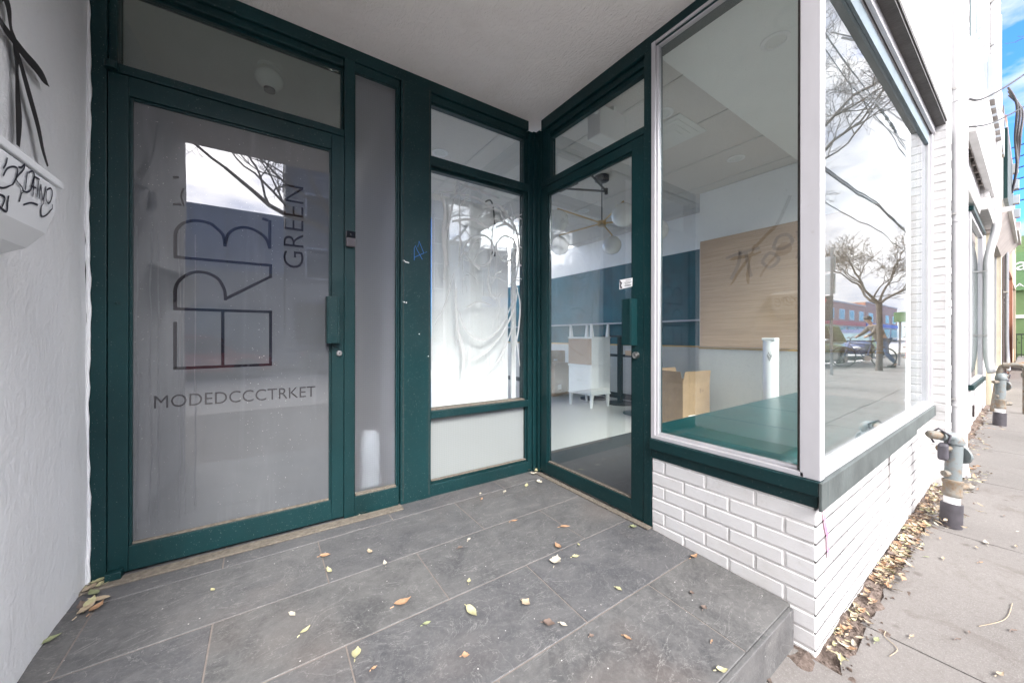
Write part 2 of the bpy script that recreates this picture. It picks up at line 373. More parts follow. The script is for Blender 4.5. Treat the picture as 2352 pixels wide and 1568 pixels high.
simple('pvc_grey', (.22, .225, .24), .5, .1)
LEAFC = dict(orange=(.36, .22, .13), tan=(.36, .29, .205), yellow=(.40, .38, .22), green=(.22, .24, .13), brown=(.15, .11, .09), cream=(.46, .42, .34))
for k, c in LEAFC.items(): simple('leaf_' + k, c, .65, .25, 40, bump=.2)

# ------------------------------------------------------------------ mesh builder
def wloc(o):
    v = Vector((0, 0, 0))
    while o is not None: v = v + o.location; o = o.parent
    return v

class MB:
    def __init__(s): s.v = []; s.f = []
    def quad(s, *p): i = len(s.v); s.v += [tuple(q) for q in p]; s.f.append(tuple(range(i, i + len(p)))); return s
    def hexa(s, p):  # 8 points: bottom 4 ccw, top 4 ccw
        i = len(s.v); s.v += [tuple(q) for q in p]
        s.f += [(i, i+3, i+2, i+1), (i+4, i+5, i+6, i+7), (i, i+1, i+5, i+4), (i+1, i+2, i+6, i+5), (i+2, i+3, i+7, i+6), (i+3, i, i+4, i+7)]; return s
    def box(s, x0, x1, y0, y1, z0, z1):
        x0, x1 = min(x0, x1), max(x0, x1); y0, y1 = min(y0, y1), max(y0, y1); z0, z1 = min(z0, z1), max(z0, z1)
        return s.hexa([(x0, y0, z0), (x1, y0, z0), (x1, y1, z0), (x0, y1, z0), (x0, y0, z1), (x1, y0, z1), (x1, y1, z1), (x0, y1, z1)])
    def abox(s, x0, x1, d0, d1, z0, z1):   # on wall A, d = distance out of the wall
        def P(x, d, z): return (x, YA(x) - d, z)
        d0, d1 = max(d0, d1), min(d0, d1)
        return s.hexa([P(x0, d0, z0), P(x1, d0, z0), P(x1, d1, z0), P(x0, d1, z0), P(x0, d0, z1), P(x1, d0, z1), P(x1, d1, z1), P(x0, d1, z1)])
    def cyl(s, p0, p1, r0, r1=None, n=20, caps=True):
        r1 = r0 if r1 is None else r1
        p0 = Vector(p0); p1 = Vector(p1); d = (p1 - p0).normalized()
        up = Vector((0, 0, 1)) if abs(d.z) < .95 else Vector((1, 0, 0))
        a = d.cross(up).normalized(); b = d.cross(a)
        i = len(s.v)
        for p, r in ((p0, r0), (p1, r1)):
            for k in range(n):
                t = 2 * pi * k / n; s.v.append(tuple(p + (a * cos(t) + b * sin(t)) * r))
        for k in range(n): s.f.append((i + k, i + (k + 1) % n, i + n + (k + 1) % n, i + n + k))
        if caps: s.f.append(tuple(i + n - 1 - k for k in range(n))); s.f.append(tuple(i + n + k for k in range(n)))
        return s
    def tube(s, pts, r, n=10, caps=True):
        pts = [Vector(p) for p in pts]; rs = r if hasattr(r, '__len__') else [r] * len(pts)
        i0 = len(s.v); prev = None
        for j, p in enumerate(pts):
            d = (pts[min(j + 1, len(pts) - 1)] - pts[max(j - 1, 0)]).normalized()
            if prev is None:
                up = Vector((0, 0, 1)) if abs(d.z) < .9 else Vector((1, 0, 0)); a = d.cross(up).normalized()
            else:
                a = (prev - d * prev.dot(d))
                a = a.normalized() if a.length > 1e-6 else d.cross(Vector((0, 0, 1))).normalized()
            prev = a; b = d.cross(a)
            for k in range(n):
                t = 2 * pi * k / n; s.v.append(tuple(p + (a * cos(t) + b * sin(t)) * rs[j]))
        for j in range(len(pts) - 1):
            for k in range(n): q = i0 + j * n; s.f.append((q + k, q + (k + 1) % n, q + n + (k + 1) % n, q + n + k))
        if caps: s.f.append(tuple(i0 + n - 1 - k for k in range(n))); q = i0 + (len(pts) - 1) * n; s.f.append(tuple(q + k for k in range(n)))
        return s
    def lathe(s, c, prof, axis=(0, 0, 1), n=24):  # prof: (r, h) list
        ax = Vector(axis).normalized(); up = Vector((0, 0, 1)) if abs(ax.z) < .9 else Vector((1, 0, 0))
        a = ax.cross(up).normalized(); b = ax.cross(a); c = Vector(c); i0 = len(s.v)
        for r, h in prof:
            for k in range(n):
                t = 2 * pi * k / n; s.v.append(tuple(c + ax * h + (a * cos(t) + b * sin(t)) * max(r, 1e-4)))
        for j in range(len(prof) - 1):
            for k in range(n): q = i0 + j * n; s.f.append((q + k, q + (k + 1) % n, q + n + (k + 1) % n, q + n + k))
        s.f.append(tuple(i0 + n - 1 - k for k in range(n))); q = i0 + (len(prof) - 1) * n; s.f.append(tuple(q + k for k in range(n)))
        return s
    def sphere(s, c, r, n=24, m=14, sq=(1, 1, 1)):
        c = Vector(c); i0 = len(s.v)
        for j in range(1, m):
            ph = pi * j / m
            for k in range(n):
                t = 2 * pi * k / n; s.v.append((c.x + r * sq[0] * sin(ph) * cos(t), c.y + r * sq[1] * sin(ph) * sin(t), c.z + r * sq[2] * cos(ph)))
        top = len(s.v); s.v.append((c.x, c.y, c.z + r * sq[2])); bot = len(s.v); s.v.append((c.x, c.y, c.z - r * sq[2]))
        for j in range(m - 2):
            for k in range(n): q = i0 + j * n; s.f.append((q + k, q + n + k, q + n + (k + 1) % n, q + (k + 1) % n))
        for k in range(n):
            s.f.append((top, i0 + k, i0 + (k + 1) % n)); q = i0 + (m - 2) * n; s.f.append((bot, q + (k + 1) % n, q + k))
        return s
    def prism(s, poly, fn, h0, h1):  # poly list of (a,b); fn(a,b,h)->xyz
        n = len(poly); i = len(s.v)
        for h in (h0, h1):
            for p in poly: s.v.append(tuple(fn(p[0], p[1], h)))
        s.f.append(tuple(i + k for k in range(n))[::-1]); s.f.append(tuple(i + n + k for k in range(n)))
        for k in range(n): s.f.append((i + k, i + (k + 1) % n, i + n + (k + 1) % n, i + n + k))
        return s
    def ribbon(s, pts, width, fn, h):  # flat painted stroke; pts (a,b), fn(a,b,h)->xyz
        ws = width if hasattr(width, '__len__') else [width] * len(pts)
        # smooth
        i0 = len(s.v); n = len(pts)
        for j in range(n):
            p0 = pts[max(j - 1, 0)]; p1 = pts[min(j + 1, n - 1)]
            dx, dy = p1[0] - p0[0], p1[1] - p0[1]; L = math.hypot(dx, dy) or 1
            nx, ny = -dy / L, dx / L; wv = ws[min(j, len(ws) - 1)] / 2
            s.v.append(tuple(fn(pts[j][0] + nx * wv, pts[j][1] + ny * wv, h))); s.v.append(tuple(fn(pts[j][0] - nx * wv, pts[j][1] - ny * wv, h)))
        for j in range(n - 1): q = i0 + 2 * j; s.f.append((q, q + 1, q + 3, q + 2))
        return s
    def build(s, name, mat, parent=None, smooth=False, bevel=0, seg=2, flip=False):
        me = bpy.data.meshes.new(name); o = wloc(parent) if parent is not None else Vector((0, 0, 0))
        me.from_pydata([(x - o.x, y - o.y, z - o.z) for x, y, z in s.v], [], s.f)
        me.materials.append(M(mat) if isinstance(mat, str) else mat)
        if smooth:
            for p in me.polygons: p.use_smooth = True
        me.update()
        ob = bpy.data.objects.new(name, me); COL.objects.link(ob)
        if parent is not None: ob.parent = parent
        if bevel:
            b = ob.modifiers.new('bevel', 'BEVEL'); b.width = bevel; b.segments = seg; b.limit_method = 'ANGLE'; b.angle_limit = rad(40)
        if smooth:
            try: me.set_sharp_from_angle(angle=rad(50))
            except Exception: pass
        return ob

def catm(pts, k=6):
    out = []
    for i in range(len(pts) - 1):
        p0 = pts[max(i - 1, 0)]; p1 = pts[i]; p2 = pts[i + 1]; p3 = pts[min(i + 2, len(pts) - 1)]
        for j in range(k):
            t = j / k
            out.append(tuple(.5 * (2 * b + (c - a_) * t + (2 * a_ - 5 * b + 4 * c - d) * t * t + (-a_ + 3 * b - 3 * c + d) * t ** 3) for a_, b, c, d in zip(p0, p1, p2, p3)))
    out.append(tuple(pts[-1])); return out

def tag(o, label=None, cat=None, group=None, kind=None):
    if label: o['label'] = label
    if cat: o['category'] = cat
    if group: o['group'] = group
    if kind: o['kind'] = kind
    return o
def thing(name, label, cat, loc=(0, 0, 0), group=None):
    o = bpy.data.objects.new(name, None); COL.objects.link(o); o.location = loc; o.empty_display_size = .1
    return tag(o, label, cat, group)
def struct(name, mb, mat, **k):
    return tag(mb.build(name, mat, **k), kind='structure')
def copy_tree(o, parent=None):
    c = o.copy(); COL.objects.link(c)
    if parent is not None: c.parent = parent
    for ch in [x for x in o.children]: copy_tree(ch, c)
    return c

# ------------------------------------------------------------------ layout constants (metres; slate floor is z = 0)
XB = 1.724                       # plane of the return wall with the shop door
def YA(x): return 2.175 + (XB - x) * .014   # plane of the back wall
YC = .466                        # plane of the street display window
YF = .392                        # face of the upper brick wall
XL = -.595                       # left stucco wall
ZC = 2.655                       # recess ceiling
def GZ(x): return -.19 + .010 * (min(x, 8) - 1.7) + (.017 * (min(x, 45) - 8) if x > 8 else 0)

# ------------------------------------------------------------------ ground, road, sidewalk
def sheet(x0, x1, y0, y1, dz, nx=60):
    m = MB()
    xs = [x0 + (x1 - x0) * i / nx for i in range(nx + 1)]
    for i in range(nx): m.quad((xs[i], y0, GZ(xs[i]) + dz), (xs[i+1], y0, GZ(xs[i+1]) + dz), (xs[i+1], y1, GZ(xs[i+1]) + dz), (xs[i], y1, GZ(xs[i]) + dz))
    return m
g = sheet(-60, 160, -600, 600, -.17, 110)
for (xa, xb) in ((-700, -60), (160, 900)): g.quad((xa, -600, GZ(xa) - .17), (xb, -600, GZ(xb) - .17), (xb, 600, GZ(xb) - .17), (xa, 600, GZ(xa) - .17))
struct('ground', g, 'asphalt')
struct('road', sheet(-60, 160, -12.3, -3.2, -.155, 110), 'asphalt')
rl = MB()
for i in range(-8, 36): rl.quad((i*4, -7.8, GZ(i*4) - .150), (i*4 + 2, -7.8, GZ(i*4+2) - .150), (i*4 + 2, -7.68, GZ(i*4+2) - .150), (i*4, -7.68, GZ(i*4) - .150))
struct('road_marking', rl, 'road_line')
# near sidewalk in cast slabs with open joints
sw = MB()
jx = [2.08 + 1.38 * i for i in range(-12, 40)]
jy = [-3.05, -1.9, -.62, .415]
for i in range(len(jx) - 1):
    for j in range(len(jy) - 1):
        x0, x1, y0, y1 = jx[i] + .004, jx[i+1] - .004, jy[j] + .004, jy[j+1] - .004
        top = lambda x: GZ(x) + random.uniform(-.002, .002)
        z00, z10 = top(x0), top(x1)
        if j == 2 and x1 > 1.4:   # ragged inner edge along the soil strip
            n = 14; e = [(x0 + (x1 - x0) * k / n, y1 + random.uniform(-.03, .012)) for k in range(n + 1)]
            for k in range(n):
                (xa, ya), (xb, yb) = e[k], e[k+1]; za, zb = GZ(xa), GZ(xb)
                sw.hexa([(xa, y0, za - .12), (xb, y0, zb - .12), (xb, yb, zb - .12), (xa, ya, za - .12), (xa, y0, za), (xb, y0, zb), (xb, yb, zb), (xa, ya, za)])
        else:
            sw.hexa([(x0, y0, z00 - .12), (x1, y0, z10 - .12), (x1, y1, z10 - .12), (x0, y1, z00 - .12), (x0, y0, z00), (x1, y0, z10), (x1, y1, z10), (x0, y1, z00)])
struct('sidewalk', sw, 'sidewalk_concrete')
struct('sidewalk_bed', sheet(-14.2, 55, -3.05, .36, -.02, 60), 'soil')
kb = MB()
for i in range(-7, 28):
    x0, x1 = i * 2 + .003, i * 2 + 1.997
    kb.hexa([(x0, -3.2, GZ(x0) - .3), (x1, -3.2, GZ(x1) - .3), (x1, -3.054, GZ(x1) - .3), (x0, -3.054, GZ(x0) - .3), (x0, -3.2, GZ(x0) - .004), (x1, -3.2, GZ(x1) - .004), (x1, -3.054, GZ(x1) - .004), (x0, -3.054, GZ(x0) - .004)])
struct('kerb', kb, 'kerb_concrete', bevel=.01)
struct('far_sidewalk', sheet(-60, 160, -15.2, -12.3, -.01, 110), 'sidewalk_concrete')
# soil strip at the wall foot with a lumpy surface
so_ = MB(); nx, ny = 260, 8
def soilz(x, y):
    return GZ(x) - .012 + .016 * math.sin(x * 9.1 + y * 31) * math.sin(x * 23 - y * 17) + .012 * max(0, (y - .36)) / .1
for i in range(nx):
    for j in range(ny):
        X = lambda a_: 1.45 + 12 * a_ / nx
        Y = lambda b_: .33 + .26 * b_ / ny
        so_.quad(*[(X(a_), Y(b_), soilz(X(a_), Y(b_))) for a_, b_ in ((i, j), (i+1, j), (i+1, j+1), (i, j+1))])
struct('soil_strip', so_, 'soil', smooth=True)
# concrete apron below the slate step
ap = MB(); ap.box(-.6, 1.70, .33, .56, -.30, -.182); struct('step_apron', ap, 'sidewalk_concrete', bevel=.006)

# slate entry floor: tiles 0.745 x 0.367 in running bond
sf = MB()
rows = [2.33, 2.031, 1.661, 1.293, .921, .545]
G = .0024
for r in range(len(rows) - 1):
    y1, y0 = rows[r], rows[r+1]; off = -.147 if r % 2 == 0 else .226
    if r == 4: off = -.16
    for k in range(-2, 4):
        x0 = off + .7455 * k; x1 = x0 + .7455
        x0 = max(x0, XL - .03); x1 = min(x1, XB - .005)
        if x1 - x0 < .02: continue
        z = random.uniform(-.0008, .0008)
        # the two street-side rows fall slightly towards the street
        fz = lambda y: -.03 * max(0, 1.293 - y) / .75
        sf.hexa([(x0+G, y0+G, -.1), (x1-G, y0+G, -.1), (x1-G, y1-G, -.1), (x0+G, y1-G, -.1), (x0+G, y0+G, z + fz(y0)), (x1-G, y0+G, z + fz(y0)), (x1-G, y1-G, z + fz(y1)), (x0+G, y1-G, z + fz(y1))])
struct('entry_floor', sf, 'slate', bevel=.0015, seg=1)
gr = MB()
gr.hexa([(XL-.03, 1.293, -.09), (XB-.004, 1.293, -.09), (XB-.004, 2.33, -.09), (XL-.03, 2.33, -.09), (XL-.03, 1.293, -.0022), (XB-.004, 1.293, -.0022), (XB-.004, 2.33, -.0022), (XL-.03, 2.33, -.0022)])
gr.hexa([(XL-.03, .55, -.09), (XB-.004, .55, -.09), (XB-.004, 1.2929, -.09), (XL-.03, 1.2929, -.09), (XL-.03, .55, -.0322), (XB-.004, .55, -.0322), (XB-.004, 1.2929, -.0022), (XL-.03, 1.2929, -.0022)])
struct('tile_grout', gr, 'grout')
rs = MB(); rs.box(XL-.03, 1.70, .530, .5475, -.19, -.034); struct('step_riser', rs, 'slate', bevel=.003)
sd_ = MB(); sd_.abox(-.6, .685, .012, .075, 0.0, .010); sd_.box(XB - .05, XB - .012, 1.16, 2.11, 0, .009)
struct('door_threshold', sd_, 'ledge_dust', bevel=.003)

# ------------------------------------------------------------------ the shop building
shop = thing('shop_building', 'white brick corner shop with recessed entrance, dark green frames and large display window', 'building', (XB, YC, 0))
def part(mb, name, mat, parent=shop, **k): return mb.build(name, mat, parent, **k)

def bricks(m, fn, a0, a1, z0, z1, phase=0, L=.21, Hc=.0675, dep=.006, joint=.009, endcap=False, closer=True):
    """front faces of bricks in running bond; fn(a, d, z) -> xyz, d = distance out of the wall"""
    r = 0; z = z1
    while z > z0 + .004:
        zt = z - joint; zb = max(z - Hc, z0)
        if zt - zb > .006:
            a_ = a0 - (L / 2 if (r + phase) % 2 else 0)
            while a_ < a1 - 1e-4:
                p0 = max(a_, a0); p1 = min(a_ + L - joint, a1)
                if p1 - p0 > .012:
                    dd = dep + random.uniform(-.3, .3) * dep; c = min(.0035, dep * .7)
                    q0, q1, s0, s1 = p0, p1, zb, zt
                    j = lambda: random.uniform(-.0012, .0012)
                    i = len(m.v)
                    back = [(q0, 0, s0), (q1, 0, s0), (q1, 0, s1), (q0, 0, s1)]
                    mid = [(q0+j(), dd - c, s0+j()), (q1+j(), dd - c, s0+j()), (q1+j(), dd - c, s1+j()), (q0+j(), dd - c, s1+j())]
                    fr_ = [(q0 + c, dd, s0 + c), (q1 - c, dd, s0 + c), (q1 - c, dd, s1 - c), (q0 + c, dd, s1 - c)]
                    m.v += [tuple(fn(*p)) for p in back + mid + fr_]
                    for b in (0, 4):
                        for k in range(4): m.f.append((i + b + k, i + b + (k + 1) % 4, i + b + 4 + (k + 1) % 4, i + b + 4 + k))
                    m.f.append((i + 8, i + 9, i + 10, i + 11))
                a_ += L
        z -= Hc; r += 1
    return m

# brick base under the display window: return side (faces -X) and street side (faces -Y)
b = MB()
bricks(b, lambda a_, d, z: (XB + .006 - d, a_, z), .470, 1.168, -.215, .372, 0)
bricks(b, lambda a_, d, z: (a_, YC + .0052 - d, z), XB + .002, 4.435, -.235, .372, 1, dep=.0010, joint=.0088)
part(b, 'brick_base', 'white_brick_paint')
b = MB(); b.box(XB + .0045, XB + .09, YC + .012, 1.168, -.25, .40)
part(b, 'base_mortar', 'mortar_paint')
b = MB(); b.box(XB + .012, 4.435, YC + .0048, YC + .14, -.25, .40)
part(b, 'street_joints', 'joint_shade')
b = MB(); fn = lambda a_, z, h: (a_, YC + .0015 - h, z)
b.ribbon([(2.935, .372), (2.928, .31), (2.934, .25), (2.922, .19), (2.918, .13), (2.915, .06)], [.028, .024, .02, .016, .012, .006], fn, .002); part(b, 'wall_crack', 'crack_dark')
b = MB(); b.ribbon(catm([(1.800, .372), (1.803, .33), (1.809, .297), (1.835, .245), (1.843, .225), (1.846, .18), (1.852, .145)]), [.008, .010, .018, .006, .008, .006, .018], fn, .0035); part(b, 'paint_scrawl', 'pink_paint')
# rough rendered patch at the foot of the pilaster return
b = MB()
bricks(b, lambda a_, d, z: (4.435 - d, a_, z), YF + .001, YC + .10, .02, 3.0, 0, .32)
bricks(b, lambda a_, d, z: (a_, YF - d + .006, z), 4.430, 4.70, -.1, 6.2, 1, joint=.005)
part(b, 'brick_pilaster', 'white_brick_paint')
b = MB(); b.box(4.4335, 4.70, YF + .0045, YC + .4, -.25, 6.2); part(b, 'pilaster_core', 'joint_shade')
b = MB(); b.box(4.4315, 4.4334, YF + .0046, YC + .12, -.25, 3.0); b.box(4.425, 4.4314, YF + .02, YC + .07, -.25, .03)
part(b, 'pilaster_render', 'mortar_paint')
# upper street wall over recess and window
b = MB()
bricks(b, lambda a_, d, z: (a_, YF - d + .0012, z), -.60, 4.425, 2.745, 6.2, 0, dep=.0010, joint=.0095)
part(b, 'upper_brick_wall', 'white_brick_paint')
b = MB(); b.box(-.60, 4.425, YF + .0008, YF + .25, 2.735, 6.2); b.box(-3.2, 9.4, YF + .2501, 4.9, 3.0, 3.1)
part(b, 'upper_joints', 'joint_shade')
b = MB(); b.box(1.765, 4.43, YF + .006, YC + .05, 2.705, 2.735); part(b, 'window_header_soffit', 'header_grey')
b = MB(); b.box(1.80, 4.425, YF - .001, YF + .0055, 2.722, 2.744); part(b, 'header_angle', 'header_grey')
# recess ceiling (soffit)
b = MB(); n = 26
for i in range(n):
    for j in range(n):
        f_ = lambda u, v: (XL - .05 + (XB + .12 - XL) * u / n, YF + .01 + (2.30 - YF) * v / n, ZC)
        b.quad(f_(i, j), f_(i, j+1), f_(i+1, j+1), f_(i+1, j))
part(b, 'recess_ceiling', 'trowel_plaster')
b = MB(); b.box(XL - .1, XB + .05, YF - .004, YF + .01, ZC - .002, 2.746); part(b, 'recess_fascia', 'trowel_plaster')
b = MB(); b.box(XL - .05, XB + .07, YF + .02, 2.3, ZC + .006, ZC + .03); part(b, 'ceiling_backing', 'gypsum')
# left stucco wall with an uneven edge
b = MB(); ny, nz_ = 60, 90
def sx(y, z):
    return XL + .004 * math.sin(z * 3.1 + y * 3) + .0015 * math.sin(z * 9 + 2 * y) + .0006 * math.sin(z * 31 + y * 41) + (.004 if y < 2.1 else 0) * math.sin(y * 9)
for i in range(ny):
    for j in range(nz_):
        P = lambda u, v: (sx(YF - .03 + (2.205 - YF + .03) * u / ny, -.25 + 2.95 * v / nz_), YF - .03 + (2.205 - YF + .03) * u / ny, -.25 + 2.95 * v / nz_)
        b.quad(P(i, j), P(i+1, j), P(i+1, j+1), P(i, j+1))
stw = part(b, 'stucco_wall', 'stucco_wall', smooth=True)
b = MB(); b.box(-3.2, XL - .014, YF - .03, 2.6, -.3, 6.2); part(b, 'stucco_pier', 'stucco_wall')
b = MB()  # plaster lip where the wall meets the frame
pts = [(XL + .004 + .0025 * math.sin(z * 7) + .0012 * math.sin(z * 41), 2.200, z) for z in [k * .03 for k in range(89)]]
b.tube(pts, [.007 + .0012 * math.sin(k * 1.7) for k in range(89)], 6); part(b, 'plaster_lip', 'stucco_wall', smooth=True)
# graffiti on the stucco wall
fw = lambda y, z, h: (XL + h, y, z)
b = MB()
b.ribbon(catm([(1.585, 1.945), (1.606, 1.926), (1.618, 1.879), (1.642, 1.848), (1.647, 1.807), (1.651, 1.737), (1.659, 1.645), (1.655, 1.565)]), [.025 + .008 * math.sin(k * .4) for k in range(50)], fw, .016)
b.ribbon(catm([(1.540, 1.87), (1.586, 1.856), (1.634, 1.852), (1.695, 1.848), (1.762, 1.849), (1.836, 1.838)]), [.020 + .018 * k / 30 for k in range(27)] + [.03, .02, .008, .003, .001], fw, .0165)
b.ribbon(catm([(1.642, 1.838), (1.677, 1.792), (1.713, 1.743), (1.762, 1.675), (1.793, 1.614), (1.825, 1.573)]), [.018 + .012 * math.sin(k * .12) for k in range(40)], fw, .017)
b.ribbon(catm([(1.30, 2.35), (1.40, 2.12), (1.50, 2.02), (1.59, 1.93)]), .03, fw, .0155)
b.build('graffiti', 'black_spray', stw)
b = MB(); b.ribbon(catm([(1.30, 1.90), (1.42, 1.80), (1.50, 1.71), (1.55, 1.62)]), [.02, .09, .12, .12, .1, .05, .02] + [.02] * 20, fw, .0145); b.build('faded_tag', 'purple_haze_paint', stw)

# ---- back wall (A): frames
def frame_a(name, boxes, bev=.003, mat='green_paint', parent=shop):
    if name in ('window_bead', 'dust_ledge', 'glazing_bead', 'transom_bead'):
        for q in boxes: r_ = part(MB().abox(*q), name, mat, parent, bevel=bev)
        return r_
    b = MB()
    for q in boxes: b.abox(*q)
    return part(b, name, mat, parent, bevel=bev)
frame_a('left_jamb', [(-.612, -.5405, -.10, .0, 0, ZC)])
frame_a('head_rail', [(-.5395, 1.655, -.10, -.002, 2.585, ZC), (-.54, .371, -.10, -.02, 2.545, 2.584)])
frame_a('mullion', [(.3735, .4275, -.10, -.001, 0, 2.584)])
frame_a('wide_post', [(.687, .8805, -.10, .004, 0, 2.584), (.676, .6865, -.06, -.016, 0, 2.584)])
frame_a('corner_post', [(1.652, 1.690, -.10, -.004, 0, 2.584), (1.6905, XB + .05, -.10, .010, 0, 2.584), (1.640, 1.6515, -.08, -.022, 0, 2.584)])
# street door with frosted glass
door = thing('', None, None) if False else None
dr = frame_a('frosted_door', [(-.537, -.476, -.045, .0, .016, 2.135), (.309, .371, -.045, .0, .016, 2.135), (-.4755, .3085, -.045, -.0005, .016, .122), (-.4755, .3085, -.045, -.0005, 2.052, 2.135)], .002)
dr['label'] = 'dark green door frame around the frosted glass'
frame_a('glazing_bead', [(-.4755, -.465, -.030, -.010, .1225, 2.0515), (.298, .3085, -.030, -.010, .1225, 2.0515), (-.4645, .2975, -.030, -.010, 2.041, 2.0515)], .001, parent=dr)
frame_a('dust_ledge', [(-.4645, .2975, -.030, -.008, .1225, .132)], .001, 'ledge_dust', dr)
gl = frame_a('door_glass', [(-.474, .307, -.024, -.018, .124, 2.05)], 0, 'frosted_film', dr)
fa = lambda x, z, h: (x, YA(x) + .018 - h, z)
b = MB(); SW = .0125
for pl_ in ([(-.33, 1.087), (-.33, .876)], [(-.336, .876), (.037, .879)], [(.031, .873), (.031, 1.147)], [(-.16, 1.141), (-.16, .884)], [(-.336, 1.146), (.037, 1.147)],
            [(-.33, 1.152), (-.33, 1.23)], [(-.150, 1.203), (.031, 1.327)], [(.031, 1.321), (.031, 1.378)], [(-.336, 1.382), (.037, 1.384)], [(-.33, 1.388), (-.33, 1.483)], [(.027, 1.613), (.027, 1.469)], [(-.004, 1.617), (.0205, 1.611)]):
    b.ribbon(pl_, SW, fa, .0015)
for pl_ in ([(-.33, 1.23), (-.324, 1.26), (-.305, 1.291), (-.273, 1.316), (-.24, 1.323), (-.207, 1.316), (-.176, 1.294), (-.159, 1.26), (-.152, 1.234), (-.150, 1.196)],
            [(-.33, 1.483), (-.324, 1.509), (-.305, 1.538), (-.273, 1.557), (-.24, 1.561), (-.207, 1.555), (-.18, 1.534), (-.159, 1.506), (-.152, 1.455)],
            [(-.152, 1.467), (-.141, 1.513), (-.116, 1.544), (-.08, 1.559), (-.043, 1.556), (-.005, 1.535), (.015, 1.51), (.027, 1.469)]):
    b.ribbon(catm(pl_), SW, fa, .0018)
# remains of a peeled first letter
b.ribbon([(-.338, 1.742), (-.318, 1.748)], .010, fa, .0015); b.ribbon([(-.338, 1.620), (-.310, 1.626)], .009, fa, .0015); b.ribbon(catm([(-.30, 1.62), (-.31, 1.66), (-.302, 1.70)]), .006, fa, .0015)
b.build('logo_lettering', 'cut_lettering', gl)
def text(name, body, size, fn, mat, parent, stretch=1.0, space=1.0, h=.0015, offset=0.0):
    cu = bpy.data.curves.new(name, 'FONT'); cu.body = body; cu.size = size; cu.space_character = space; cu.offset = offset; cu.resolution_u = 4
    tmp = bpy.data.objects.new('tmp', cu); COL.objects.link(tmp)
    bpy.context.view_layer.update()
    me = bpy.data.meshes.new_from_object(tmp.evaluated_get(bpy.context.evaluated_depsgraph_get()))
    COL.objects.unlink(tmp); bpy.data.objects.remove(tmp)
    xs = [v.co.x for v in me.vertices]; x0, x1 = min(xs), max(xs)
    m = MB(); m.v = [tuple(fn((v.co.x - x0), v.co.y, h)) for v in me.vertices]; m.f = [tuple(p.vertices) for p in me.polygons]
    m.width = x1 - x0
    return m
# width fitted text: returns builder scaled so the word runs over 'length' and caps are 'cap' high
def fit_text(name, body, length, cap, fn, mat, parent, h=.0015, thin=0.0):
    w0 = text(name, body, 1.0, lambda x, y, hh: (x, y, hh), mat, parent, offset=thin)
    H0 = max(v[1] for v in w0.v) ; Wd = w0.width
    w0.v = [tuple(fn(v[0] * length / Wd, v[1] * cap / H0, h)) for v in w0.v]
    return w0.build(name, mat, parent)
fit_text('green_lettering', 'GREEN', .432, .090, lambda x, y, h: fa(.176 - y, 1.382 + x, h), 'cut_lettering', gl, .0015, -.012)
fit_text('market_lettering', 'MODEDCCCTRKET', .632, .056, lambda x, y, h: fa(-.399 + x, .701 - .004 * x + y, h), 'cut_lettering', gl, .0016, -.006)
# drip marks
b = MB(); random.seed(3)
for x in (-.452, -.41, -.385, -.315, -.30, -.26):
    pts = [(x + random.uniform(-.004, .004), 1.5 - k * .13 + random.uniform(-.02, .02)) for k in range(11)]
    pts = [(px, max(pz, .13)) for px, pz in pts]
    b.ribbon(catm(pts, 4), [.002 + .004 * random.random() for _ in range(45)], fa, .0008)
simple('drip_film', (.10, .105, .115), .5); b.build('drip_marks', 'drip_film', gl)
# pull handle (folded plate), lock and pivot of the frosted door
b = MB(); b.abox(.279, .2835, .0, .052, .985, 1.238); b.abox(.284, .341, .046, .052, .985, 1.238); b.abox(.3415, .346, .0, .052, .985, 1.238); b.abox(.330, .3405, .0525, .0555, .985, 1.238)
b.build('pull_handle', 'green_paint', dr, bevel=.0015)
b = MB(); c_ = (.347, YA(.347), .930); b.lathe(c_, [(.0155, 0), (.0155, .006), (.0135, .010), (.0135, .014), (.009, .0145), (.009, .0165)], (0, -1, 0), 28); lk = b.build('lock_cylinder', 'steel', dr, smooth=True)
b = MB(); b.box(.3455, .3485, YA(.347) - .0185, YA(.347) - .0168, .924, .936); b.build('keyhole', 'socket_dark', lk)
b = MB(); b.abox(-.537, -.488, .0, .040, .004, .040); b.build('bottom_pivot', 'green_paint', dr, bevel=.004)
b = MB(); b.cyl((-.523, YA(0) - .010, 2.1365), (-.523, YA(0) - .010, 2.165), .021, n=20); b.build('top_pivot', 'green_paint', dr, smooth=True)
b = MB(); b.lathe((-.508, YA(-.5), 1.16), [(.007, 0), (.007, .003), (.003, .006)], (0, -1, 0), 14); b.build('screw_head', 'green_paint', dr, smooth=True)
# transom over the door
tw = frame_a('transom_window', [(-.540, .3725, -.10, .001, 2.140, 2.178), (-.540, -.514, -.10, -.02, 2.1785, 2.544)], .003)
frame_a('transom_bead', [(-.5135, .3725, -.085, -.045, 2.531, 2.5445), (.362, .3725, -.085, -.045, 2.179, 2.530)], .001, parent=tw)
frame_a('pane', [(-.5135, .3615, -.066, -.060, 2.179, 2.530)], 0, 'dark_glass', tw)
# sidelight of cast wired glass
sdl = frame_a('sidelight_window', [(.428, .6755, -.10, .0, .0, .112), (.428, .6755, -.08, -.012, 2.532, 2.584), (.428, .4345, -.06, -.02, .113, 2.531), (.664, .6755, -.06, -.02, .113, 2.531)], .002)
frame_a('dust_ledge', [(.435, .6635, -.05, -.006, .1125, .122)], .001, 'ledge_dust', sdl)
frame_a('pane', [(.435, .6635, -.040, -.034, .122, 2.531)], 0, 'wired_glass', sdl)
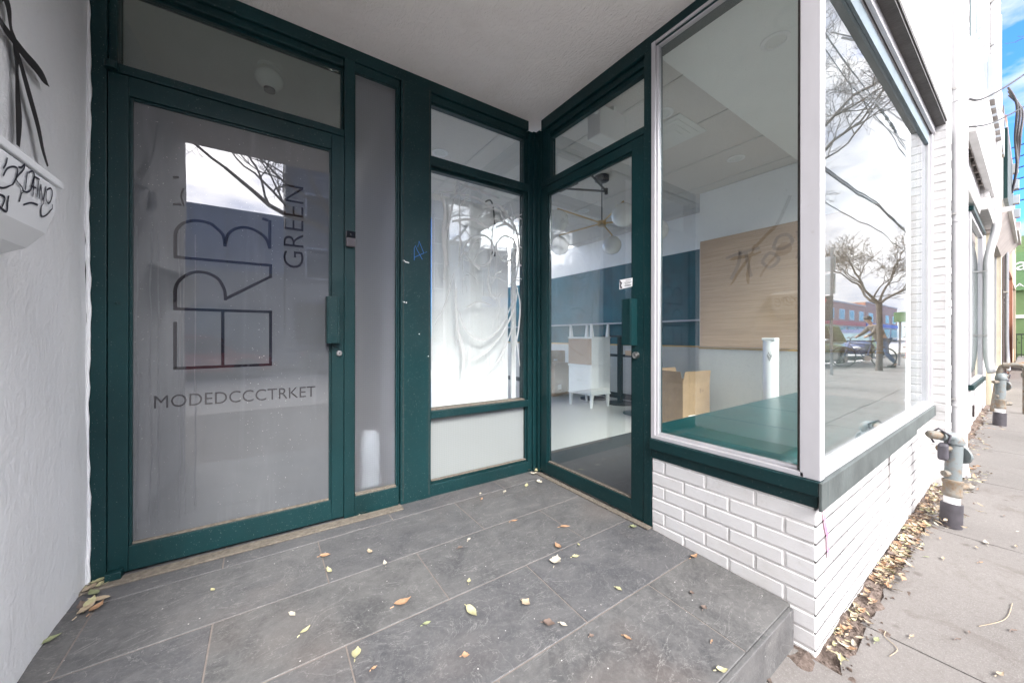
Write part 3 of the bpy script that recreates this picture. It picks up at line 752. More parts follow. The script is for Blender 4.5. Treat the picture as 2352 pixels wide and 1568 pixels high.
# window with the white screen behind
w3 = frame_a('fixed_window', [(.881, 1.6515, -.10, -.001, 2.118, 2.178), (.881, 1.6515, -.08, -.02, 2.535, 2.584), (.881, 1.6515, -.10, .006, .498, .546), (.881, 1.6515, -.10, .0, .0, .078),
    (.881, .8895, -.08, -.02, .547, 2.534), (1.6255, 1.6395, -.08, -.024, .547, 2.534)], .003)
frame_a('window_bead', [(.890, 1.625, -.07, -.030, 2.100, 2.1175), (.890, 1.625, -.07, -.030, 2.1785, 2.190), (.890, 1.625, -.07, -.030, 2.520, 2.5345), (.890, 1.6395, -.07, -.016, .0785, .094)], .001, parent=w3)
frame_a('dust_ledge', [(.890, 1.625, -.08, -.012, .547, .556), (.890, 1.6395, -.034, -.008, .0945, .100)], .001, 'ledge_dust', w3)
frame_a('pane', [(.890, 1.625, -.058, -.052, 2.190, 2.520)], 0, 'clear_glass', w3)
p3 = frame_a('pane', [(.890, 1.625, -.058, -.052, .556, 2.100)], 0, 'clear_glass', w3)
frame_a('wired_pane', [(.890, 1.6395, -.050, -.044, .095, .4975)], 0, 'wired_glass_backed', w3)
# pale etched scribble on the glass
b = MB(); fe = lambda x, z, h: (x, YA(x) + .0515 - h, z); random.seed(21)
def sc(p, wd=.012, k=6):
    q = catm(p, k); n = len(q); wd *= .72; b.ribbon(q, [wd * (.55 + .45 * math.sin(3.1 * j / n)) * random.uniform(.9, 1.1) for j in range(n)], fe, sc.h); sc.h += .00004
sc.h = .0005
sc([(.96, 1.98), (1.10, 2.0), (1.25, 1.995), (1.33, 1.96), (1.42, 1.985), (1.52, 1.90), (1.585, 1.80), (1.60, 1.62), (1.57, 1.45)], .026)
sc([(1.09, 2.085), (1.075, 2.02), (1.06, 1.97)], .018); sc([(1.10, 2.085), (1.105, 1.9), (1.11, 1.7), (1.10, 1.5)], .016)
sc([(1.09, 2.07), (1.25, 2.055), (1.42, 2.035)], .022); sc([(.97, 1.97), (1.0, 1.85), (.985, 1.7), (1.0, 1.55), (.99, 1.4)], .034)
sc([(1.06, 1.95), (1.03, 1.8), (1.0, 1.68), (1.02, 1.5)], .022); sc([(1.52, 2.02), (1.545, 1.92), (1.555, 1.7), (1.54, 1.5), (1.55, 1.3)], .014)
sc([(1.48, 2.0), (1.44, 1.93), (1.47, 1.88), (1.54, 1.83)], .02)
sc([(1.13, 1.62), (1.2, 1.72), (1.32, 1.74), (1.38, 1.66), (1.33, 1.55), (1.22, 1.53), (1.13, 1.62)], .02)
sc([(1.40, 1.70), (1.47, 1.77), (1.56, 1.74), (1.57, 1.64), (1.48, 1.58), (1.41, 1.63), (1.40, 1.70)], .02)
sc([(1.05, 1.80), (1.2, 1.84), (1.34, 1.80)], .026); sc([(1.40, 1.82), (1.5, 1.86), (1.6, 1.80)], .024)
sc([(1.38, 1.9), (1.35, 1.6), (1.33, 1.38), (1.38, 1.30), (1.44, 1.34)], .014)
sc([(1.10, 1.2), (1.16, 1.06), (1.30, 1.0), (1.44, 1.1), (1.55, 1.3)], .017); sc([(1.08, 1.35), (1.09, 1.1), (1.14, .9), (1.12, .72)], .022)
sc([(1.20, .86), (1.34, .93), (1.46, 1.06), (1.56, 1.25), (1.59, 1.4)], .020); sc([(1.26, .70), (1.38, .80), (1.48, .95), (1.55, 1.12)], .014)
sc([(1.57, 1.42), (1.61, 1.28), (1.60, 1.1), (1.57, .95)], .018); sc([(1.555, 1.15), (1.58, 1.0), (1.61, .80)], .010)
sc([(1.15, 1.22), (1.25, 1.27), (1.36, 1.25)], .014); sc([(.93, 1.1), (1.0, 1.25), (1.06, 1.45)], .010)
for k in range(34):
    x = random.uniform(1.0, 1.58); z = random.uniform(.85, 1.7); sc([(x, z), (x + .002, z - random.uniform(.06, .2))], .006, 3)
for k in range(26):
    x = random.uniform(1.0, 1.56); z = random.uniform(1.35, 1.95); an = random.uniform(-1, 1); r_ = random.uniform(.06, .16)
    sc([(x, z), (x + r_ * .5 * cos(an), z + r_ * .6 * sin(an) + .02), (x + r_ * cos(an), z + r_ * sin(an))], random.uniform(.006, .014), 4)
b.build('etched_scribble', 'frost_etch', p3)
# blue marker scrawl and paint chips on the wide post
fp = lambda x, z, h: (x, YA(x) - .004 - h, z)
b = MB()
for p in ([(.770, 1.495), (.770, 1.569), (.776, 1.588), (.790, 1.558), (.822, 1.506)], [(.792, 1.580), (.800, 1.618), (.831, 1.547), (.852, 1.558)], [(.770, 1.513), (.831, 1.547)]): b.ribbon(p, .0032, fp, .0008)
part(b, 'marker_scrawl', 'blue_marker')
for x, z, w_ in ((.70, 1.487, .012), (.712, 1.480, .01), (.722, 1.478, .016), (.70, 1.235, .012), (.718, 1.232, .006), (.80, 1.04, .004), (.86, .9, .003)): b = MB(); b.ribbon([(x, z), (x + w_, z - .003)], .006, fp, .0006); part(b, 'paint_chip', 'label_white')
for x in (.702, .866): 
    b = MB(); b.abox(x, x + .0025, .004, .0052, .02, 2.58); part(b, 'post_seam', 'dirty_gasket')

# ---- return wall (B, x = XB): shop door
def bb(m, y0, y1, d0, d1, z0, z1): return m.box(XB - d0, XB - d1, y0, y1, z0, z1)
def frame_b(name, boxes, bev=.003, mat='green_paint', parent=shop):
    if name in ('glazing_bead', 'dust_ledge'):
        for q in boxes: r_ = part(bb(MB(), *q), name, mat, parent, bevel=bev)
        return r_
    m = MB()
    for q in boxes: bb(m, *q)
    return part(m, name, mat, parent, bevel=bev)
frame_b('hinge_jamb', [(2.130, 2.165, -.08, .008, 0, 2.584), (2.118, 2.1295, -.08, -.01, 0, 2.584)])
frame_b('head_rail_return', [(.62, 2.117, -.10, -.001, 2.575, ZC)])
frame_b('latch_jamb', [(1.172, 1.222, -.10, .002, -.004, 2.574)])
sdr = frame_b('shop_door', [(2.045, 2.1165, -.045, .0, .014, 2.135), (1.2245, 1.300, -.045, .0, .006, 2.135), (1.3005, 2.0445, -.045, -.0005, .012, .098), (1.3005, 2.0445, -.045, -.0005, 2.078, 2.135)], .002)
sdr['label'] = 'dark green door frame around clear glass'
frame_b('glazing_bead', [(2.034, 2.0445, -.032, -.010, .0985, 2.0775), (1.3005, 1.311, -.032, -.010, .0985, 2.0775), (1.3115, 2.0335, -.032, -.010, 2.066, 2.0775)], .001, parent=sdr)
frame_b('dust_ledge', [(1.3115, 2.0335, -.032, -.008, .0985, .108)], .001, 'ledge_dust', sdr)
frame_b('pane', [(1.3115, 2.0335, -.026, -.020, .108, 2.066)], 0, 'clear_glass', sdr)
b = MB(); bb(b, 1.325, 1.330, 0, .052, .975, 1.235); bb(b, 1.268, 1.3245, .046, .052, .975, 1.235); bb(b, 1.263, 1.2675, 0, .052, .975, 1.235); bb(b, 1.2685, 1.278, .0525, .056, .975, 1.235)
b.build('pull_handle', 'green_paint', sdr, bevel=.0015)
b = MB(); b.lathe((XB, 1.268, .92), [(.020, 0), (.020, .008), (.018, .012), (.018, .016), (.011, .0165), (.011, .019)], (-1, 0, 0), 28); lk = b.build('lock_cylinder', 'steel', sdr, smooth=True)
b = MB(); b.box(XB - .0205, XB - .0192, 1.2665, 1.2695, .914, .926); b.build('keyhole', 'socket_dark', lk)
b = MB(); b.box(XB + .045, XB + .075, 1.80, 1.98, 2.082, 2.12); b.tube([(XB + .06, 1.90, 2.08), (XB + .27, 1.72, 2.05)], .008, 8); b.tube([(XB + .27, 1.72, 2.052), (XB + .06, 1.66, 2.085)], .007, 8); b.cyl((XB + .27, 1.72, 2.03), (XB + .27, 1.72, 2.07), .012)
b.build('door_closer', 'black_metal', sdr)
tb = frame_b('shop_transom', [(1.2225, 2.1175, -.10, .001, 2.140, 2.182), (2.040, 2.1175, -.08, -.02, 2.1825, 2.574), (1.2225, 2.0395, -.08, -.02, 2.530, 2.574)], .003)
frame_b('transom_bead', [(1.2225, 2.0395, -.07, -.035, 2.500, 2.5295)], .001, parent=tb)
frame_b('pane', [(1.2225, 2.0395, -.062, -.056, 2.1825, 2.530)], 0, 'clear_glass', tb)
# business card stuck in the shop door
card = thing('business_card', 'small white business card tucked beside the glass of the shop door above its handle', 'card', (XB - .012, 1.335, 1.335))
b = MB(); b.hexa([(XB-.0016, 1.296, 1.309), (XB-.0012, 1.386, 1.300), (XB-.0006, 1.386, 1.300), (XB-.0008, 1.296, 1.309), (XB-.0016, 1.294, 1.357), (XB-.0012, 1.384, 1.356), (XB-.0006, 1.384, 1.356), (XB-.0008, 1.294, 1.357)])
b.build('card_sheet', 'paper_white', card)
b = MB(); fc = lambda y, z, h: (XB - .0014 - h, y, z)
for z, a0_, a1_ in ((1.347, 1.305, 1.340), (1.336, 1.300, 1.350), (1.329, 1.308, 1.345), (1.320, 1.302, 1.348), (1.315, 1.302, 1.348)): b.ribbon([(a0_, z), (a1_, z)], .0025, fc, .0008)
b.ribbon([(1.383, 1.352), (1.372, 1.335), (1.378, 1.322), (1.370, 1.305)], [.004, .014, .008, .014], fc, .0008); b.build('card_print', 'dark_print', card)

# ---- display window, return side and street side
ZS, ZT = .480, 2.600
dw = thing('display_window_tmp', None, None) if False else None
dsp = MB(); bb(dsp, 1.1485, 1.1715, -.05, .008, ZS, ZT); bb(dsp, .505, 1.148, -.05, .008, ZS, ZS + .020); bb(dsp, .505, 1.148, -.05, .006, ZT - .016, ZT)
bb(dsp, 1.136, 1.148, -.03, -.004, ZS + .0205, ZT - .0165); bb(dsp, .53, 1.1355, -.03, -.004, ZT - .03, ZT - .0165); bb(dsp, .53, 1.1355, -.03, -.012, ZS + .0205, ZS + .034)
disp = part(dsp, 'display_window_return', 'silver_metal', bevel=.002)
m = MB(); bb(m, .530, 1.1355, -.022, -.016, ZS + .034, ZT - .030); m.build('pane', 'clear_glass', disp)
m = MB(); bb(m, .519, .5295, -.04, -.006, ZS + .021, ZT - .017); m.build('gasket', 'dirty_gasket', disp)
m = MB(); m.box(XB - .008, XB + .042, YC - .012, .5185, ZS, 2.70); cp = part(m, 'corner_mullion', 'silver_metal', bevel=.003)
st = MB()
st.box(XB + .0425, 4.43, YC - .008, YC + .05, ZS, ZS + .022); st.box(4.385, 4.425, YC - .004, YC + .05, ZS + .0225, 2.644); st.box(4.345, 4.384, YC + .012, YC + .05, ZS + .0225, 2.644)
st.box(XB + .0425, 4.43, YC - .016, YC + .003, 2.650, 2.704); st.box(XB + .0425, 4.43, YC + .009, YC + .050, 2.645, 2.704); st.box(XB + .0425, 4.3445, YC + .006, YC + .05, ZS + .0225, ZS + .036)
ds = part(st, 'display_window_street', 'silver_metal', bevel=.002)
m = MB(); m.box(XB + .0425, 4.3445, YC + .024, YC + .030, ZS + .036, 2.645); m.build('pane', 'street_glass', ds)
m = MB(); m.box(XB + .0425, 4.3445, YC + .011, YC + .0235, 2.555, 2.6445); m.build('painted_head_strip', 'header_blue', ds)
m = MB(); m.box(XB + .0425, 4.43, YC + .0031, YC + .0089, 2.662, 2.70); m.build('frame_joint', 'dirty_gasket', ds)
# sill boards
m = MB(); bb(m, .455, 1.171, -.04, .024, .425, .4795); part(m, 'sill_board', 'green_paint', bevel=.003)
m = MB(); bb(m, .463, 1.171, -.04, .004, .374, .4245); part(m, 'lower_sill_trim', 'green_paint', bevel=.002)
m = MB(); m.box(XB + .0405, 3.6, YC - .022, YC + .04, .374, .4795); part(m, 'street_sill_flashing', 'sill_flashing', bevel=.004)
m = MB(); m.box(3.602, 4.425, YC - .020, YC + .04, .400, .4795); part(m, 'street_sill_end', 'sill_flashing', bevel=.004)
m = MB(); m.box(XB - .026, XB + .040, YC - .0215, YC - .0115, .374, .4795); part(m, 'sill_corner', 'sill_flashing', bevel=.002)

# ------------------------------------------------------------------ interior
XW, XR = 4.27, 4.90
fl = MB(); fl.box(.76, 7.5, 2.285, 8.5, -.06, .001); fl.box(XB + .07, 7.5, .52, 2.2845, -.06, .001); part(fl, 'shop_floor', 'shop_floor_vinyl')
fl = MB(); fl.box(-3, .70, 2.29, 6.5, -.06, .0); part(fl, 'hall_floor', 'dark_cardboard')
m = MB(); m.box(.70, .80, 2.29, 2.71, 0, 2.80); part(m, 'partition_nib', 'paper_white'); m = MB(); m.box(.8002, .90, 2.62, 8.5, 0, 2.80); part(m, 'partition_wall', 'interior_white')
m = MB(); m.box(-.75, .70, 5.2, 5.3, 0, 2.80); m.box(-.85, -.75, 2.30, 5.3, 0, 2.8); part(m, 'hall_wall', 'interior_grey')
m = MB(); m.box(-.75, .70, 2.32, 5.2, 2.66, 2.70); hc = part(m, 'hall_ceiling', 'interior_grey')
m = MB(); m.box(-3, .9, 8.5, 8.6, -.2, 6.2); m.box(4.8, 9.4, 8.5, 8.6, -.2, 6.2); m.box(.9, 4.8, 8.5, 8.6, -.2, .2); part(m, 'rear_wall', 'interior_white')  # middle left open: unseen gap added to let daylight into the shop
m = MB(); m.box(.80, XR, 2.30 - .85, 8.5, 2.722, 2.76); 
m = MB()
# suspended tile ceiling, 0.61 x 1.22 grid
for i in range(0, 8):
    for j in range(0, 8):
        x0 = .42 + .61 * i; x1 = x0 + .61; y0 = 1.235 + 1.22 * j; y1 = y0 + 1.22
        x0, x1 = max(x0, .80), min(x1, XR); y1 = min(y1, 8.5)
        if x1 - x0 < .03 or y1 - y0 < .03: continue
        if x1 < XB + .09 and y1 < 2.4: continue
        if x0 < XB + .09 and y0 < 2.3:
            if x1 <= XB + .09: y0 = 2.29
            else: x0 = XB + .09
        if y0 > 4.8: continue
        m.box(x0 + .006, x1 - .006, y0 + .006, y1 - .006, 2.724, 2.74)
part(m, 'ceiling_tiles', 'ceiling_tile')
m = MB()
for i in range(9):
    x = .42 + .61 * i
    if .8 < x < XR: m.box(x - .012, x + .012, 1.235 if x > XB + .1 else 2.30, 4.9, 2.718, 2.7245)
for j in range(7):
    y = 1.235 + 1.22 * j; m.box(XB + .1 if y < 2.3 else .80, XR, y - .012, y + .012, 2.7185, 2.7245)
part(m, 'ceiling_grid', 'tbar')
m = MB(); m.box(.75, XR + 1, 2.29, 4.9, 2.745, 2.80); part(m, 'ceiling_deck', 'gypsum');  m = MB(); m.box(XB + .095, XR + 1, 1.235, 2.2895, 2.745, 2.8); part(m, 'ceiling_deck', 'gypsum')  # deck stops short of the rear, an unseen skylight added to brighten the shop
m = MB(); m.box(XB + .06, 4.50, YC + .055, 1.222, 2.640, 2.66); m.box(XB + .06, 4.50, 1.2225, 1.235, 2.640, 2.73); part(m, 'window_bulkhead', 'gypsum')
m = MB(); m.box(XW, XW + .12, .53, 2.26, .0, 2.72); part(m, 'nib_wall', 'interior_white')
m = MB(); m.box(XR, XR + .1, .53, 8.5, 0, 2.75); m.box(XW + .125, XR, 2.20, 2.26, 0, 2.72); part(m, 'side_wall', 'interior_white')
m = MB(); m.box(XR - .012, XR - .001, 2.262, 8.4, .90, 2.22); part(m, 'teal_band', 'teal_wall')
m = MB(); m.box(XR - .010, XR - .001, 2.262, 8.4, .10, .895); m.box(XW - .010, XW - .001, .53, 2.262, .0, .895); part(m, 'wall_panelling', 'terrazzo_panel')
m = MB(); m.box(XR - .016, XR - .001, 2.262, 8.4, 0, .095); part(m, 'skirting', 'black_metal')
m = MB(); m.box(XR - .12, XR - .014, 2.30, 8.2, 1.24, 1.262); part(m, 'ledge_shelf', 'sign_grey')
m = MB(); m.box(XW - .016, XW - .0105, .53, 2.262, .885, .905); m.box(XR - .02, XR - .0125, 2.262, 8.4, .885, .905); part(m, 'dado_trim', 'brass')
m = MB(); m.box(XW - .030, XW - .002, .53, 2.240, .91, 2.145); op = part(m, 'oak_wall_panel', 'oak_panel')
b = MB(); fo = lambda y, z, h: (XW - .030 - h, y, z)
for p, w_ in (([(1.95, 1.90), (1.80, 1.93), (1.62, 1.95)], .03), ([(1.80, 1.95), (1.83, 1.80), (1.90, 1.66)], .035), ([(1.75, 1.92), (1.73, 1.80), (1.70, 1.66)], .035), ([(1.60, 1.80), (1.53, 1.88), (1.45, 1.80), (1.53, 1.73), (1.60, 1.80)], .03),
              ([(1.50, 1.92), (1.46, 2.02), (1.38, 2.03), (1.34, 1.95), (1.42, 1.90), (1.50, 1.92)], .03), ([(1.30, 2.05), (1.27, 1.90), (1.30, 1.78)], .03), ([(1.25, 2.0), (1.2, 1.9), (1.22, 1.75)], .03)):
    b.ribbon(catm(p), w_, fo, .001)
simple('faded_mark', (.36, .25, .175), .6); b.build('faded_graffiti', 'faded_mark', op)

def downlight(x, y, z, label, r=.06):
    t = thing('recessed_light', label, 'ceiling light', (x, y, z), 'recessed ceiling lights')
    m = MB(); m.lathe((x, y, z), [(r * 1.25, 0), (r * 1.25, -.004), (r * .95, -.007), (r * .9, -.003)], (0, 0, 1), 28); m.build('trim_ring', 'white_paint', t, smooth=True)
    m = MB(); m.lathe((x, y, z), [(r * .85, -.0035), (r * .6, -.008), (.0, -.009)], (0, 0, 1), 24); m.build('lens', 'interior_grey', t, smooth=True)
downlight(2.303, .806, 2.6395, 'large recessed spotlight in the smooth ceiling over the window seat', .055)
downlight(2.502, 1.607, 2.7225, 'recessed spotlight in the tile ceiling at left edge of the return display window')
downlight(3.704, 1.615, 2.7225, 'recessed spotlight in the tile ceiling above the oak wall panel')
downlight(1.344, 3.125, 2.7225, 'recessed spotlight seen through the transom above the white screen')
downlight(3.55, 3.45, 2.7225, 'recessed spotlight behind the globe chandelier')
vt = thing('ceiling_vent', 'pale square vent in tile ceiling near the chandelier', 'vent', (2.80, 1.73, 2.72))
m = MB()
for k in range(4): s_ = .20 - .045 * k; m.box(2.80 - s_, 2.80 + s_, 1.73 - s_, 1.73 + s_, 2.716 - .004 * k, 2.7175 - .004 * k + .003)
m.build('vent_plate', 'interior_grey', vt, bevel=.001)

# chandelier
cx_, cy_ = 2.948, 2.601
ch = thing('globe_chandelier', 'brass chandelier with white globe shades hanging inside the shop door', 'chandelier', (cx_, cy_, 2.72))
m = MB(); m.lathe((cx_, cy_, 2.72), [(.075, 0), (.075, -.045), (.07, -.05)], (0, 0, 1), 30); m.build('canopy', 'black_metal', ch, smooth=True)
m = MB(); m.cyl((cx_, cy_, 2.25), (cx_, cy_, 2.67), .006, n=10); m.build('rod', 'black_metal', ch)
m = MB(); m.lathe((cx_, cy_, 2.20), [(.045, 0), (.045, .045), (.02, .05)], (0, 0, 1), 28); m.build('hub', 'brass', ch, smooth=True)
for k in range(5):
    an = rad(172 + 72 * k); R_ = .56 if k % 2 == 0 else .50
    ex, ey = cx_ + R_ * cos(an), cy_ + R_ * sin(an); ez = 2.29 - .02 * k
    m = MB(); m.tube([(cx_, cy_, 2.225), (ex, ey, ez), (ex, ey, ez - .03)], .0075, 8); arm = m.build('arm', 'brass', ch, smooth=True)
    m = MB(); m.sphere((ex, ey, ez - .125), .108); m.build('globe_shade', 'opal_globe', arm, smooth=True)
# hall pendant seen through the dark transom
hp = thing('flush_ceiling_lamp', 'round ceiling lamp behind the dark transom over the frosted door', 'lamp', (.03, 2.65, 2.66))
m = MB(); m.lathe((.03, 2.65, 2.66), [(.06, 0), (.06, -.02)], (0, 0, 1), 24); m.build('base', 'interior_grey', hp, smooth=True)
m = MB(); m.sphere((.03, 2.65, 2.585), .075, sq=(1, 1, .8)); m.build('shade', 'opal_globe', hp, smooth=True)
m = MB(); m.lathe((.03, 2.65, 2.535), [(.03, 0), (.03, -.02)], (0, 0, 1), 20); m.build('finial', 'black_metal', hp, smooth=True)
# emergency light box
el_ = thing('emergency_light_box', 'white emergency lighting box hung from ceiling behind the transom of the shop door', 'light fixture', (2.06, 1.78, 2.7))
m = MB(); m.box(1.93, 2.20, 1.72, 1.84, 2.44, 2.655); m.build('housing', 'white_paint', el_, bevel=.008)
for x_ in (1.98, 2.11): m = MB(); m.box(x_, x_ + .03, 1.75, 1.81, 2.656, 2.718); m.build('bracket', 'interior_grey', el_)
m = MB(); m.lathe((1.90, 1.78, 2.62), [(.02, 0), (.035, .05), (.03, .055)], (0, -1, -.3), 18); m.build('lamp_head', 'white_paint', el_, smooth=True)
# white screen behind the etched window, with a cord
scn = thing('white_roller_screen', 'white screen standing behind the etched window beside the wide post', 'screen', (1.24, 2.30, .5))
m = MB(); m.hexa([(.930, 2.298, .50), (1.557, 2.312, .50), (1.557, 2.318, .50), (.930, 2.304, .50), (.930, 2.298, 1.985), (1.557, 2.312, 1.998), (1.557, 2.318, 1.998), (.930, 2.304, 1.985)]); m.build('screen_sheet', 'paper_white', scn)
m = MB(); m.box(1.587, 1.629, 2.305, 2.32, .50, 1.752); m.build('narrow_strip', 'paper_white', scn)
cd = thing('hanging_cord', 'black cord with plug hanging over the white screen', 'cord', (1.42, 2.29, 1.99))
m = MB(); m.tube(catm([(1.352, 2.31, 2.020), (1.385, 2.292, 2.032), (1.408, 2.288, 1.98), (1.420, 2.288, 1.85), (1.422, 2.288, 1.72), (1.411, 2.288, 1.655)]), .006, 8); m.build('cable', 'cable_black', cd, smooth=True)
m = MB(); m.box(1.396, 1.430, 2.278, 2.295, 1.620, 1.655); m.build('plug', 'cable_black', cd, bevel=.006)
# white backing behind wired lower glass
m = MB(); m.box(.90, 1.60, 2.30, 2.31, .02, .49); part(m, 'lower_backing_board', 'paper_white')
m = MB(); m.box(.52, .575, 2.34, 2.40, .16, .42); 
wb = thing('white_jug', 'blurred white container standing behind the wired sidelight', 'container', (.56, 2.40, 0))
m = MB(); m.lathe((.565, 2.42, 0.0), [(.055, .12), (.062, .16), (.062, .34), (.05, .40), (.03, .42)], (0, 0, 1), 20); m.build('jug_body', 'interior_grey', wb, smooth=True)
m = MB(); m.lathe((.565, 2.42, 0.0), [(.07, 0), (.07, .118)], (0, 0, 1), 20); m.build('jug_stand', 'interior_grey', wb, smooth=True)
# floor mat
mt = MB(); mt.box(1.82, 3.25, 1.30, 2.44, .001, .012); tag(mt.build('door_mat', 'mat_rubber', bevel=.003), 'black rubber mat on the pale floor behind the shop door', 'mat')
# window seat
bench = thing('window_seat', 'teal padded window seat along inside of display window', 'bench', (2.9, .95, 0))
m = MB(); m.box(XB + .085, 4.20, .575, 1.31, .36, .510); m.build('cushion', 'teal_vinyl', bench, bevel=.058, seg=6, smooth=True)
m = MB(); m.box(XB + .09, 4.20, .58, 1.28, 0.002, .40); m.build('seat_base', 'white_paint', bench)
for k in range(3):
    m = MB(); x = 2.4 + .6 * k; m.box(x, x + .004, .64, 1.25, .5102, .5110); m.build('seam', 'teal_wall', bench)
# nightstands, lower one upright, upper one upside down
def nightstand(label, z, flip):
    X0, X1, Y0, Y1 = 3.83, 4.24, 3.56, 4.05
    t = thing('nightstand', label, 'nightstand', (3.83, 3.56, z), 'white nightstands stacked in the shop')
    f_ = (lambda a_: z + a_) if not flip else (lambda a_: z + .60 - a_)
    m = MB(); m.box(X0 + .012, X1 - .01, Y0 + .01, Y1 - .01, f_(.20), f_(.59)); m.build('carcass', 'lacquer_white', t, bevel=.003)
    m = MB(); m.box(X0, X1, Y0, Y1, f_(.591), f_(.605)); m.box(X0, X1, Y0, Y1, f_(.185), f_(.199)); m.build('top_board', 'lacquer_white', t, bevel=.003)
    if not flip:
        for zz in (.215, .405):
            m = MB(); m.box(X0 + .004, X0 + .0115, Y0 + .03, Y1 - .03, f_(zz), f_(zz + .175)); d = m.build('drawer_front', 'lacquer_white', t, bevel=.002)
        m = MB(); m.box(X0 - .001, X0 + .0035, 3.76, 3.86, f_(.375), f_(.40)); m.build('finger_pull', 'interior_grey', t, bevel=.002)
    else:
        m = MB(); m.box(X0 + .002, X0 + .0115, Y0 + .015, Y1 - .015, f_(.21), f_(.585)); m.build('back_board', 'kraft_board', t)
    for (lx, ly, sx_, sy_) in ((X0 + .04, Y0 + .035, -1, -1), (X1 - .04, Y0 + .035, 1, -1), (X0 + .04, Y1 - .035, -1, 1), (X1 - .04, Y1 - .035, 1, 1)):
        m = MB(); a_ = .022; c2 = .012
        zt, zb = f_(.184), f_(.0)
        q = [(lx - c2 + sx_*.012, ly - c2, zb), (lx + c2 + sx_*.012, ly - c2, zb), (lx + c2 + sx_*.012, ly + c2, zb), (lx - c2 + sx_*.012, ly + c2, zb), (lx - a_, ly - a_, zt), (lx + a_, ly - a_, zt), (lx + a_, ly + a_, zt), (lx - a_, ly + a_, zt)]
        if zb > zt: q = q[4:] + q[:4]
        m.hexa(q); m.build('leg', 'lacquer_white', t)
    return t
nightstand('white nightstand with drawers standing upright at bottom of the stack', .002, False)
nightstand('upside down white nightstand with brown back, balanced on the other one', .609, True)
# stand tables (black column, disc base)
def pedestal(x, y, top, label):
    t = thing('pedestal_table', label, 'table', (x, y, 0), 'tall pedestal tables')
    m = MB(); m.lathe((x, y, 0), [(.21, .002), (.21, .018), (.05, .03)], (0, 0, 1), 32); m.build('disc_base', 'black_metal', t, smooth=True)
    m = MB(); m.box(x - .03, x + .03, y - .03, y + .03, .03, 1.02); m.build('column', 'black_metal', t)
    if top:
        m = MB(); m.box(x - .2, x + .2, y - .2, y + .2, 1.021, 1.05); m.build('table_top', 'black_metal', t)
        m = MB(); m.box(x - .02, x + .02, y - .26, y + .26, .72, .76); m.build('cross_bar', 'black_metal', t)
    return t
pedestal(4.52, 3.62, True, 'black pedestal table with cross bar just right of the white nightstands')
pedestal(4.50, 4.15, False, 'black pedestal base half hidden behind the white nightstands')
t = thing('small_shelf_stand', 'small wooden shelf on a thin post beside the lock of the shop door', 'stand', (4.10, 3.10, 0))
m = MB(); m.lathe((4.10, 3.02, 0), [(.17, .002), (.17, .016), (.02, .03)], (0, 0, 1), 28); m.build('disc_base', 'teal_vinyl', t, smooth=True)
m = MB(); m.cyl((4.10, 3.02, .03), (4.10, 3.02, 1.1), .013); m.build('post', 'brass', t)
m = MB(); m.box(4.0, 4.2, 2.92, 3.12, .78, .84); m.build('shelf_board', 'oak_panel', t)
# cartons
def carton(x, y, z, sx_, sy_, sz, rot, label, mat='cardboard', flaps=True):
    t = thing('cardboard_box', label, 'box', (0, 0, 0))
    m = MB(); th_ = .005
    m.box(-sx_/2, sx_/2, -sy_/2, -sy_/2 + th_, 0, sz); m.box(-sx_/2, sx_/2, sy_/2 - th_, sy_/2, 0, sz)
    m.box(-sx_/2, -sx_/2 + th_, -sy_/2 + th_, sy_/2 - th_, 0, sz); m.box(sx_/2 - th_, sx_/2, -sy_/2 + th_, sy_/2 - th_, 0, sz); m.box(-sx_/2 + th_, sx_/2 - th_, -sy_/2 + th_, sy_/2 - th_, 0, th_)
    m.build('box_body', mat, t)
    if flaps:
        fh = .13
        m = MB(); m.hexa([(-sx_/2, -sy_/2, sz), (sx_/2, -sy_/2, sz), (sx_/2, -sy_/2 + th_, sz), (-sx_/2, -sy_/2 + th_, sz), (-sx_/2 + .01, -sy_/2 - .02, sz + fh), (sx_/2 - .01, -sy_/2 - .02, sz + fh), (sx_/2 - .01, -sy_/2 - .015, sz + fh), (-sx_/2 + .01, -sy_/2 - .015, sz + fh)]); m.build('flap', mat, t)
        m = MB(); m.hexa([(-sx_/2, sy_/2 - th_, sz), (sx_/2, sy_/2 - th_, sz), (sx_/2, sy_/2, sz), (-sx_/2, sy_/2, sz), (-sx_/2 + .01, sy_/2 + .02, sz + fh), (sx_/2 - .01, sy_/2 + .02, sz + fh), (sx_/2 - .01, sy_/2 + .025, sz + fh), (-sx_/2 + .01, sy_/2 + .025, sz + fh)]); m.build('flap', mat, t)
        m = MB(); m.hexa([(-sx_/2, -sy_/2, sz), (-sx_/2 + th_, -sy_/2, sz), (-sx_/2 + th_, sy_/2, sz), (-sx_/2, sy_/2, sz), (-sx_/2 - .03, -sy_/2 + .01, sz + fh), (-sx_/2 - .025, -sy_/2 + .01, sz + fh), (-sx_/2 - .025, sy_/2 - .01, sz + fh), (-sx_/2 - .03, sy_/2 - .01, sz + fh)]); m.build('flap', mat, t)
    m = MB(); m.box(-sx_*.30, -sx_*.05, -sy_/2 - .001, -sy_/2, sz * .18, sz * .34); m.build('shipping_label', 'label_white', t)
    m = MB(); m.box(sx_*.12, sx_*.17, -sy_/2 - .001, -sy_/2, sz * .78, sz * .88); m.box(sx_*.20, sx_*.22, -sy_/2 - .001, -sy_/2, sz * .80, sz * .86); m.box(sx_*.24, sx_*.26, -sy_/2 - .001, -sy_/2, sz * .80, sz * .86); m.build('printed_marks', 'dark_cardboard', t)
    t.location = (x, y, z); t.rotation_euler = (0, 0, rad(rot)); return t
carton(3.92, 2.30, .004, .44, .42, .52, -8, 'open tall cardboard box standing behind the window seat')
